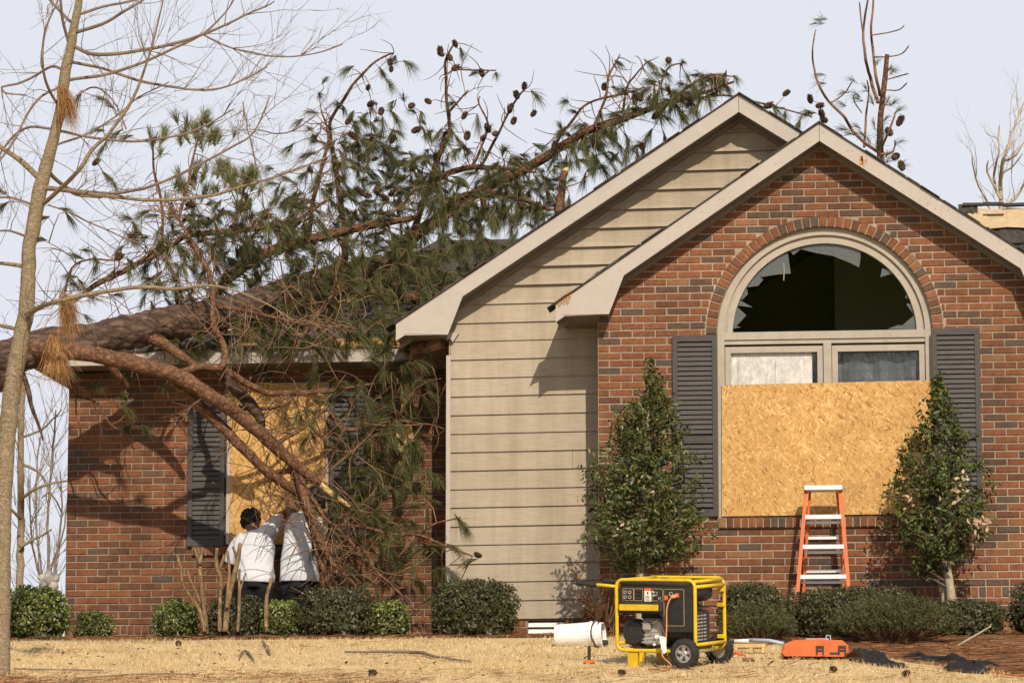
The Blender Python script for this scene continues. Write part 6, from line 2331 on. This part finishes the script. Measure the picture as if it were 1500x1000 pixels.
sp = on_ground(863, 972)
stk = thing('ground_stake', sp, 'short black post on an orange disc foot in the grass', 'stake')
m = MB()
m.lathe([(0, -.01), (.044, -.01), (.046, .006), (.03, .016), (0, .018)], sp + Vector((0, 0, .012)), (0, 0, 1), 18)
m.build('disc', M['orange'], stk)
m = MB()
m.lathe([(0, 0), (.013, 0), (.013, .11), (.011, .118), (0, .118)], sp + Vector((0, 0, .02)), (0, 0, 1), 12)
m.box(sp.x - .03, sp.x + .02, sp.y - .004, sp.y + .004, sp.z + .052, sp.z + .058)
m.build('post', M['black_plastic'], stk)

# orange tool case
oc = on_ground(1193, 967)
oc.y += .18
oc.z = ground_z(oc.x, oc.y)
xa, xb = at(1143, 960, oc.y - .15).x, at(1244, 960, oc.y - .15).x
case = thing('tool_case', oc, 'flat orange plastic tool case lying at the edge of the bed', 'case')
zz = oc.z + .0
hC = .135
pr = [(xa, zz + .03), (xa + .02, zz + .008), (xb - .03, zz), (xb, zz + .03), (xb - .004, zz + .09), (xb - .05, zz + hC - .006), (xb - .20, zz + hC), (xa + .10, zz + hC - .004), (xa + .02, zz + hC - .035)]
cxm = (xa + xb) / 2
m = MB()
m.rings([[Vector((cxm + (x - cxm) * s_, y, oc.z + (z - oc.z) * (.75 + .25 * s_))) for x, z in pr] for y, s_ in ((oc.y - .17, .93), (oc.y - .155, .985), (oc.y - .01, 1.0), (oc.y + .01, 1.0), (oc.y + .15, .985), (oc.y + .165, .93))])
m.build('shell', M['orange'], case)
for t in (.58, .90):
    x = xa + (xb - xa) * t
    m = MB()
    for q in ((x - .03, x - .018, .02, .085), (x + .018, x + .03, .02, .085), (x - .018, x + .018, .07, .085), (x - .018, x + .018, .045, .055)):
        m.box(q[0], q[1], oc.y - .182, oc.y - .172, zz + q[2], zz + q[3])
    m.build('latch', M['black_plastic'], case)
m = MB()
x = xa + (xb - xa) * .72
m.box(x, x + .07, oc.y - .176, oc.y - .1725, zz + .02, zz + .034)
m.build('emblem', M['black_plastic'], case)
m = MB()
m.tube([Vector((xa + .04, oc.y - .02, zz + hC - .03)), Vector((xa + .2, oc.y - .02, zz + hC + .004)), Vector((xb - .2, oc.y - .02, zz + hC + .006)), Vector((xb - .04, oc.y - .02, zz + hC - .03))], .007, 5)
m.build('seam', M['orange'], case)
# grey tool box behind the case
g2 = at(1198, 941, oc.y + .34)
gz = ground_z(g2.x, g2.y)
m = MB()
m.cbox(g2.x - .10, g2.x + .10, g2.y - .07, g2.y + .07, gz + .005, gz + .115, .012)
tb_ = thing('grey_box', Vector((g2.x, g2.y, gz)), 'small grey plastic box standing behind the orange case', 'box')
m.build('body', M['blue_grey'], tb_)
m = MB()
m.box(g2.x - .09, g2.x + .085, g2.y - .05, g2.y + .05, gz + .116, gz + .128)
m.tube([Vector((g2.x + .06, g2.y, gz + .12)), Vector((g2.x + .07, g2.y, gz + .155)), Vector((g2.x + .098, g2.y, gz + .15)), Vector((g2.x + .1, g2.y, gz + .115))], .006, 5)
m.build('lid', M['blue_grey'], tb_)
# wooden rack with tools
rk = on_ground(1098, 958)
rk.y += .1
rz0 = ground_z(rk.x, rk.y)
xa, xb = at(1076, 955, rk.y).x, at(1121, 955, rk.y).x
rack = thing('wooden_rack', Vector((rk.x, rk.y, rz0)), 'low raw timber frame lying next to the generator wheel', 'rack')
m = MB()
m.box(xa, xb, rk.y - .08, rk.y - .05, rz0 + .045, rz0 + .075)
m.box(xa, xb, rk.y + .05, rk.y + .08, rz0 + .045, rz0 + .075)
m.build('rail', M['raw_wood'], rack)
for x in (xa + .002, (xa + xb) / 2, xb - .027):
    m = MB()
    m.box(x, x + .025, rk.y - .078, rk.y + .078, rz0, rz0 + .0445)
    m.build('bearer', M['raw_wood'], rack)
tl = thing('caulking_gun', Vector((rk.x, rk.y, rz0 + .076)), 'blue and white hand tool resting on the timber frame', 'tool')
m = MB()
m.tube([Vector((xa + .0, rk.y - .02, rz0 + .098)), Vector((xa + .10, rk.y - .03, rz0 + .098)), Vector((xb + .02, rk.y - .04, rz0 + .094))], [.016, .019, .017], 8)
m.build('barrel', M['paper'], tl, True)
m = MB()
m.tube([Vector((xa + .12, rk.y - .05, rz0 + .108)), Vector((xb + .04, rk.y - .07, rz0 + .098)), Vector((xb + .15, rk.y - .12, rz0 + .07))], [.013, .015, .016], 8)
m.build('grip', M['blue_grey'], tl, True)
# small orange tool and dark block on the grass
g = on_ground(1082, 963)
m = MB()
m.tube([g + Vector((-.05, 0, .02)), g + Vector((-.02, 0, .045)), g + Vector((.01, 0, .03)), g + Vector((.06, 0, .015))], [.008, .016, .014, .006], 7)
tag(m.build('orange_clip', M['orange'], None, True), 'small orange plastic clip on the grass behind the generator', 'clip')
g = on_ground(1096, 969)
m = MB()
m.cbox(g.x - .045, g.x + .045, g.y - .02, g.y + .02, g.z + .005, g.z + .032, .006)
tag(m.build('dark_block', M['old_wood']), 'small dark wooden block lying on the grass', 'block')


# black tarp heap and edging strip
def cloth_heap(u0, u1, vtop, vbase, label, name, seed, thick=.35):
    a, b = on_ground(u0, vbase[0]), on_ground(u1, vbase[1])
    nx, ny = 46, 14
    rows = []
    for i in range(nx + 1):
        s_ = i / nx
        c = a.lerp(b, s_)
        row = []
        for j in range(ny + 1):
            t = j / ny - .5
            x, y = c.x + .04 * noise.noise(Vector((s_ * 6, t * 4, seed))), c.y + t * thick * (.6 + .4 * math.sin(s_ * math.pi)) + .15
            env = max(0, math.sin(s_ * math.pi)) ** .6 * math.cos(t * math.pi) ** .7
            hgt = vtop(s_) * env * (1 + .5 * noise.noise(Vector((s_ * 9 + seed, t * 5, 0)))) + .012 * noise.noise(Vector((s_ * 25, t * 12, seed)))
            row.append((x, y, ground_z(x, y) + .008 + max(0, hgt)))
        rows.append(row)
    m = MB()
    m.rings(rows, 0, False, False)
    m.f = [q[::-1] for q in m.f]
    return tag(m.build(name, M['tarp'], None, True), label, 'tarp', 'black plastic by the bed')


cloth_heap(1242, 1328, lambda s_: .14 * (1 - .72 * s_) * (.9 + .2 * math.sin(s_ * 14)), (968, 980), 'crumpled black plastic heap right of the orange case', 'black_tarp', 3)
cloth_heap(1318, 1470, lambda s_: .035 + .03 * math.sin(s_ * 9) ** 2, (966, 982), 'long thin black plastic strip trailing through the mulch', 'black_tarp', 8, .10)
cloth_heap(1385, 1450, lambda s_: .075, (984, 989), 'small dark plastic scrap on the near edge of the bed', 'black_tarp', 15, .2)
# cord along the bed edge
pr = [(on_ground(u, v) + Vector((0, 0, .02)), .006) for u, v in ((1440, 986), (1465, 990), (1490, 993), (1540, 997))]
path, rad = smooth_path(pr, .03, .006, 3)
m = MB()
m.tube(path, rad, 6)
tag(m.build('extension_cord', M['orange'], None, True), 'orange cord end lying along the near edge of the mulch', 'cord')

# pale stone ornament behind the left shrub
A = at(72, 866, .3)
zb = ground_z(A.x, .3)
orn = thing('stone_ornament', (A.x, .3, zb), 'weathered pale stone ornament showing above the left shrub', 'ornament')
m = MB()
zt_ = at(72, 866, .3).z
m.lathe([(.11, zb - .02 - zt_), (.11, zb + .06 - zt_), (.06, zb + .1 - zt_), (.055, -.03), (.10, -.01), (.10, .01)], (A.x, .3, zt_), (0, 0, 1), 14)
m.build('pedestal', M['stone'], orn, True)
m = MB()
for i, (dx, dz, r_) in enumerate(((-.04, .06, .055), (.04, .05, .05), (0, .11, .06), (-.06, .12, .04), (.06, .12, .04), (.0, .16, .035))):
    c = Vector((A.x + dx, .3 - .02, zt_ + dz))
    prof = [(r_ * math.sin(math.pi * k / 8), -r_ * math.cos(math.pi * k / 8)) for k in range(9)]
    m.lathe(prof, c, (rnd.uniform(-.3, .3), rnd.uniform(-.3, .3), 1), 12)
for i, q in enumerate(m.v):
    n_ = noise.noise(Vector(q) * 24)
    m.v[i] = (q[0] + n_ * .012, q[1] + n_ * .012, q[2] + n_ * .01)
m.build('carving', M['stone'], orn, True)


# ------------------------------------------------------------------ two workers
def fuse(m, name, mat, parent, voxel=.009, smooth_it=4):
    me = bpy.data.meshes.new(name)
    off = parent.location
    me.from_pydata([(x - off.x, y - off.y, z - off.z) for x, y, z in m.v], [], m.f)
    o = link(name, me, parent)
    md = o.modifiers.new('fuse', 'REMESH')
    md.mode = 'VOXEL'
    md.voxel_size = voxel
    sm = o.modifiers.new('soften', 'SMOOTH')
    sm.iterations = smooth_it
    sm.factor = .5
    bpy.context.view_layer.update()
    dg = bpy.context.evaluated_depsgraph_get()
    nm = bpy.data.meshes.new_from_object(o.evaluated_get(dg))
    o.modifiers.clear()
    o.data = nm
    nm.materials.clear()
    nm.materials.append(M[mat])
    nm.polygons.foreach_set('use_smooth', [True] * len(nm.polygons))
    nm.name = name
    return o


def oval(m, c, rx, ry, rz, sides=14, k=8, axis=(0, 0, 1)):
    prof = [(math.sin(math.pi * i / k), -math.cos(math.pi * i / k)) for i in range(k + 1)]
    base = len(m.v)
    m.lathe(prof, (0, 0, 0), axis, sides)
    for i in range(base, len(m.v)):
        x, y, z = m.v[i]
        m.v[i] = (c[0] + x * rx, c[1] + y * ry, c[2] + z * rz)


def chain(m, pts, sides=10):
    path, rad = smooth_path(pts, .03)
    m.tube(path, rad, sides)


def hand(m, wrist, d, palm_n, size=1.0):
    """palm and five separate bent fingers pointing along d"""
    d = d.normalized()
    n_ = (palm_n - d * palm_n.dot(d)).normalized()
    s_ = d.cross(n_)
    k = size
    chain(m, [(wrist - d * .02, .024 * k), (wrist + d * .02, .027 * k), (wrist + d * .055, .026 * k), (wrist + d * .08, .020 * k)])
    chain(m, [(wrist + d * .03 + s_ * .02, .020 * k), (wrist + d * .085 + s_ * .022, .016 * k)])
    chain(m, [(wrist + d * .03 - s_ * .02, .020 * k), (wrist + d * .08 - s_ * .024, .015 * k)])
    for i, (o_, L) in enumerate(((-.030, .062), (-.010, .078), (.011, .082), (.031, .070))):
        a = wrist + d * .075 + s_ * o_
        chain(m, [(a, .0095 * k), (a + d * L * .4 + n_ * .004, .0092 * k), (a + d * L * .75 + n_ * .016, .0085 * k), (a + d * L + n_ * .032, .0072 * k)])
    a = wrist + d * .02 + s_ * .030
    chain(m, [(a, .0125 * k), (a + d * .028 + s_ * .026, .0115 * k), (a + d * .058 + s_ * .036 + n_ * .012, .009 * k)])


def worker(label, J, shirt_rows, sleeves, face_dir, hair_long):
    """J: joint positions; shirt_rows: (centre, half width, half depth) from hem to collar"""
    root = thing('person', (J['pelvis'].x, J['pelvis'].y, ground_z(J['pelvis'].x, J['pelvis'].y)), label, 'person', 'two workers at the boarded window')
    m = MB()
    hd_ = J['head']
    fd = face_dir.normalized()
    upv = (hd_ - J['neck']).normalized()
    sd2 = fd.cross(upv).normalized()
    # torso, neck, head
    chain(m, [(J['pelvis'], .105), (J['waist'], .098), (J['chest'], .100), (J['neck'] - upv * .05, .060), (J['neck'], .052), (hd_ - upv * .03, .055)], 14)
    oval(m, hd_, .076, .090, .108, 16, 10)
    oval(m, hd_ + fd * .035 - upv * .045, .052, .052, .058, 12, 8)
    # face: nose, brow, lips, ears
    chain(m, [(hd_ + fd * .082 + upv * .012, .010), (hd_ + fd * .105 - upv * .022, .014), (hd_ + fd * .088 - upv * .030, .010)], 8)
    chain(m, [(hd_ + fd * .078 + upv * .026 - sd2 * .035, .010), (hd_ + fd * .088 + upv * .028, .010), (hd_ + fd * .078 + upv * .026 + sd2 * .035, .010)], 8)
    chain(m, [(hd_ + fd * .078 - upv * .058 - sd2 * .02, .007), (hd_ + fd * .088 - upv * .058, .009), (hd_ + fd * .078 - upv * .058 + sd2 * .02, .007)], 8)
    for e in (-1, 1):
        oval(m, hd_ + sd2 * e * .078 - upv * .008, .012, .020, .032, 8, 6)
    for s_ in ('l', 'r'):
        sh_, el, wr = J[s_ + 'sh'], J[s_ + 'el'], J[s_ + 'wr']
        chain(m, [(J['chest'].lerp(sh_, .5), .055), (sh_, .052), (sh_.lerp(el, .5), .048), (el, .040), (el.lerp(wr, .35), .040), (wr, .027)], 12)
        hand(m, wr, wr - el if (wr - el).length > .05 else fd, Vector((0, .3, -1)) if s_ == 'l' else Vector((0, .3, -1)))
        hp_, kn, an = J[s_ + 'hip'], J[s_ + 'kn'], J[s_ + 'an']
        chain(m, [(hp_, .090), (hp_.lerp(kn, .5), .080), (kn, .058), (kn.lerp(an, .35), .056), (an, .038)], 12)
    fuse(m, 'body', 'skin', root, .0085, 3)
    # trousers
    m = MB()
    chain(m, [(J['pelvis'] + Vector((0, 0, -.07)), .13), (J['pelvis'] + Vector((0, 0, -.02)), .128), (J['pelvis'] + Vector((0, 0, .02)), .112)], 16)
    for s_ in ('l', 'r'):
        hp_, kn, an = J[s_ + 'hip'], J[s_ + 'kn'], J[s_ + 'an']
        chain(m, [(hp_ + Vector((0, 0, .01)), .112), (hp_, .112), (hp_.lerp(kn, .5), .102), (kn, .085), (kn.lerp(an, .4), .080), (an + Vector((0, 0, .02)), .074)], 14)
    fuse(m, 'trousers', 'trousers', root, .014, 4)
    # shoes
    for s_ in ('l', 'r'):
        an = J[s_ + 'an']
        m = MB()
        chain(m, [(an + Vector((0, -.05, -.045)), .038), (an + Vector((0, .02, -.045)), .042), (an + Vector((0, .11, -.055)), .040), (an + Vector((0, .17, -.06)), .030)], 10)
        fuse(m, 'shoe', 'black_rubber', root, .012, 2)
    # loose T-shirt: lofted body with sleeves, fused into one cloth
    m = MB()
    rs = []
    for c, hw, hd2, tw_ in shirt_rows:
        ring_ = []
        for i in range(28):
            a = 2 * math.pi * i / 28
            rr_ = 1 + .055 * noise.noise(Vector((math.cos(a) * 3, math.sin(a) * 3, c.z * 9))) + .03 * math.sin(a * 7 + c.z * 20)
            x, y = math.copysign(abs(math.cos(a)) ** .8, math.cos(a)) * hw * rr_, math.copysign(abs(math.sin(a)) ** .8, math.sin(a)) * hd2 * rr_
            ring_.append(c + Vector((x, y, x * tw_)))
        rs.append(ring_)
    m.rings(rs)
    for pts in sleeves:
        chain(m, pts, 16)
    fuse(m, 'shirt', 'shirt', root, .0105, 3)
    # hair
    m = MB()
    oval(m, hd_ - fd * .012 + upv * .016, .080, .094, .100, 18, 12)
    for i in range(150):
        d = Vector((rnd.gauss(0, 1), rnd.gauss(0, 1), rnd.gauss(0, 1))).normalized()
        if d.dot(fd) > .35 and d.dot(upv) < .45:
            continue
        if d.dot(upv) < -.45:
            continue
        c = hd_ + upv * .012 + Vector((d.x * .088, d.y * .098, d.z * .104)) - fd * .01
        r_ = rnd.uniform(.011, .024)
        oval(m, c, r_, r_, r_, 7, 5)
    fuse(m, 'hair', 'hair', root, .0065, 1)
    return root


YP = .70
Jp = {'pelvis': at(374, 850, YP - .02), 'waist': at(373, 825, YP + .02), 'chest': at(371, 795, YP + .10), 'neck': at(371, 778, YP + .17), 'head': at(369, 763, YP + .22),
      'lsh': at(349, 793, YP + .10), 'lel': at(335, 829, YP + .12), 'lwr': at(341, 838, YP + .34), 'rsh': at(392, 778, YP + .12), 'rel': at(409, 762, YP + .28), 'rwr': at(424, 745, YP + .46),
      'lhip': at(362, 862, YP), 'lkn': at(360, 905, YP + .14), 'lan': at(358, 928, YP - .02), 'rhip': at(386, 862, YP), 'rkn': at(390, 905, YP + .12), 'ran': at(392, 928, YP - .02)}
for k in ('lan', 'ran'):
    Jp[k].z = ground_z(Jp[k].x, Jp[k].y) + .09
rows_ = [(at(374, 853, YP - .02), .168, .135, -.05), (at(374, 845, YP - .01), .172, .14, -.05), (at(374, 825, YP + .03), .170, .135, 0), (at(374, 805, YP + .08), .176, .13, .12), (at(373, 790, YP + .12), .168, .125, .25), (at(373, 781, YP + .155), .12, .10, .25), (at(372, 776, YP + .175), .06, .06, .2)]
slv = [[(at(362, 792, YP + .10), .10), (at(352, 799, YP + .10), .095), (at(343, 812, YP + .10), .080), (at(338, 825, YP + .11), .070)],
       [(at(385, 784, YP + .11), .080), (at(395, 775, YP + .13), .082), (at(404, 766, YP + .20), .074), (at(408, 762, YP + .25), .070)]]
worker('stooping person in white T-shirt and black trousers reaching right to the board', Jp, rows_, slv, Vector((.25, 1, -.35)), False)
YQ = .66
Jq = {'pelvis': at(438, 850, YQ), 'waist': at(438, 822, YQ + .02), 'chest': at(444, 782, YQ + .06), 'neck': at(453, 749, YQ + .12), 'head': at(464, 731, YQ + .17),
      'lsh': at(431, 757, YQ + .08), 'lel': at(423, 731, YQ + .26), 'lwr': at(434, 706, YQ + .44), 'rsh': at(464, 768, YQ + .06), 'rel': at(464, 805, YQ + .04), 'rwr': at(470, 800, YQ + .28),
      'lhip': at(427, 862, YQ), 'lkn': at(424, 905, YQ + .12), 'lan': at(422, 928, YQ - .03), 'rhip': at(451, 862, YQ), 'rkn': at(454, 905, YQ + .12), 'ran': at(454, 928, YQ - .03)}
for k in ('lan', 'ran'):
    Jq[k].z = ground_z(Jq[k].x, Jq[k].y) + .09
rows_ = [(at(438, 852, YQ), .176, .140, 0), (at(438, 843, YQ), .176, .142, 0), (at(438, 820, YQ + .02), .164, .135, 0), (at(439, 795, YQ + .04), .152, .128, 0), (at(443, 772, YQ + .07), .150, .122, -.12), (at(447, 756, YQ + .09), .125, .10, -.25), (at(451, 750, YQ + .11), .06, .06, -.2)]
slv = [[(at(441, 768, YQ + .08), .072), (at(436, 763, YQ + .10), .064), (at(432, 757, YQ + .15), .056), (at(431, 753, YQ + .18), .052)],
       [(at(457, 764, YQ + .07), .078), (at(463, 770, YQ + .06), .076), (at(464, 785, YQ + .05), .068), (at(463, 793, YQ + .05), .066)]]
worker('person in white T-shirt behind the broken limbs with one arm raised to the board', Jq, rows_, slv, Vector((.2, 1, .1)), False)
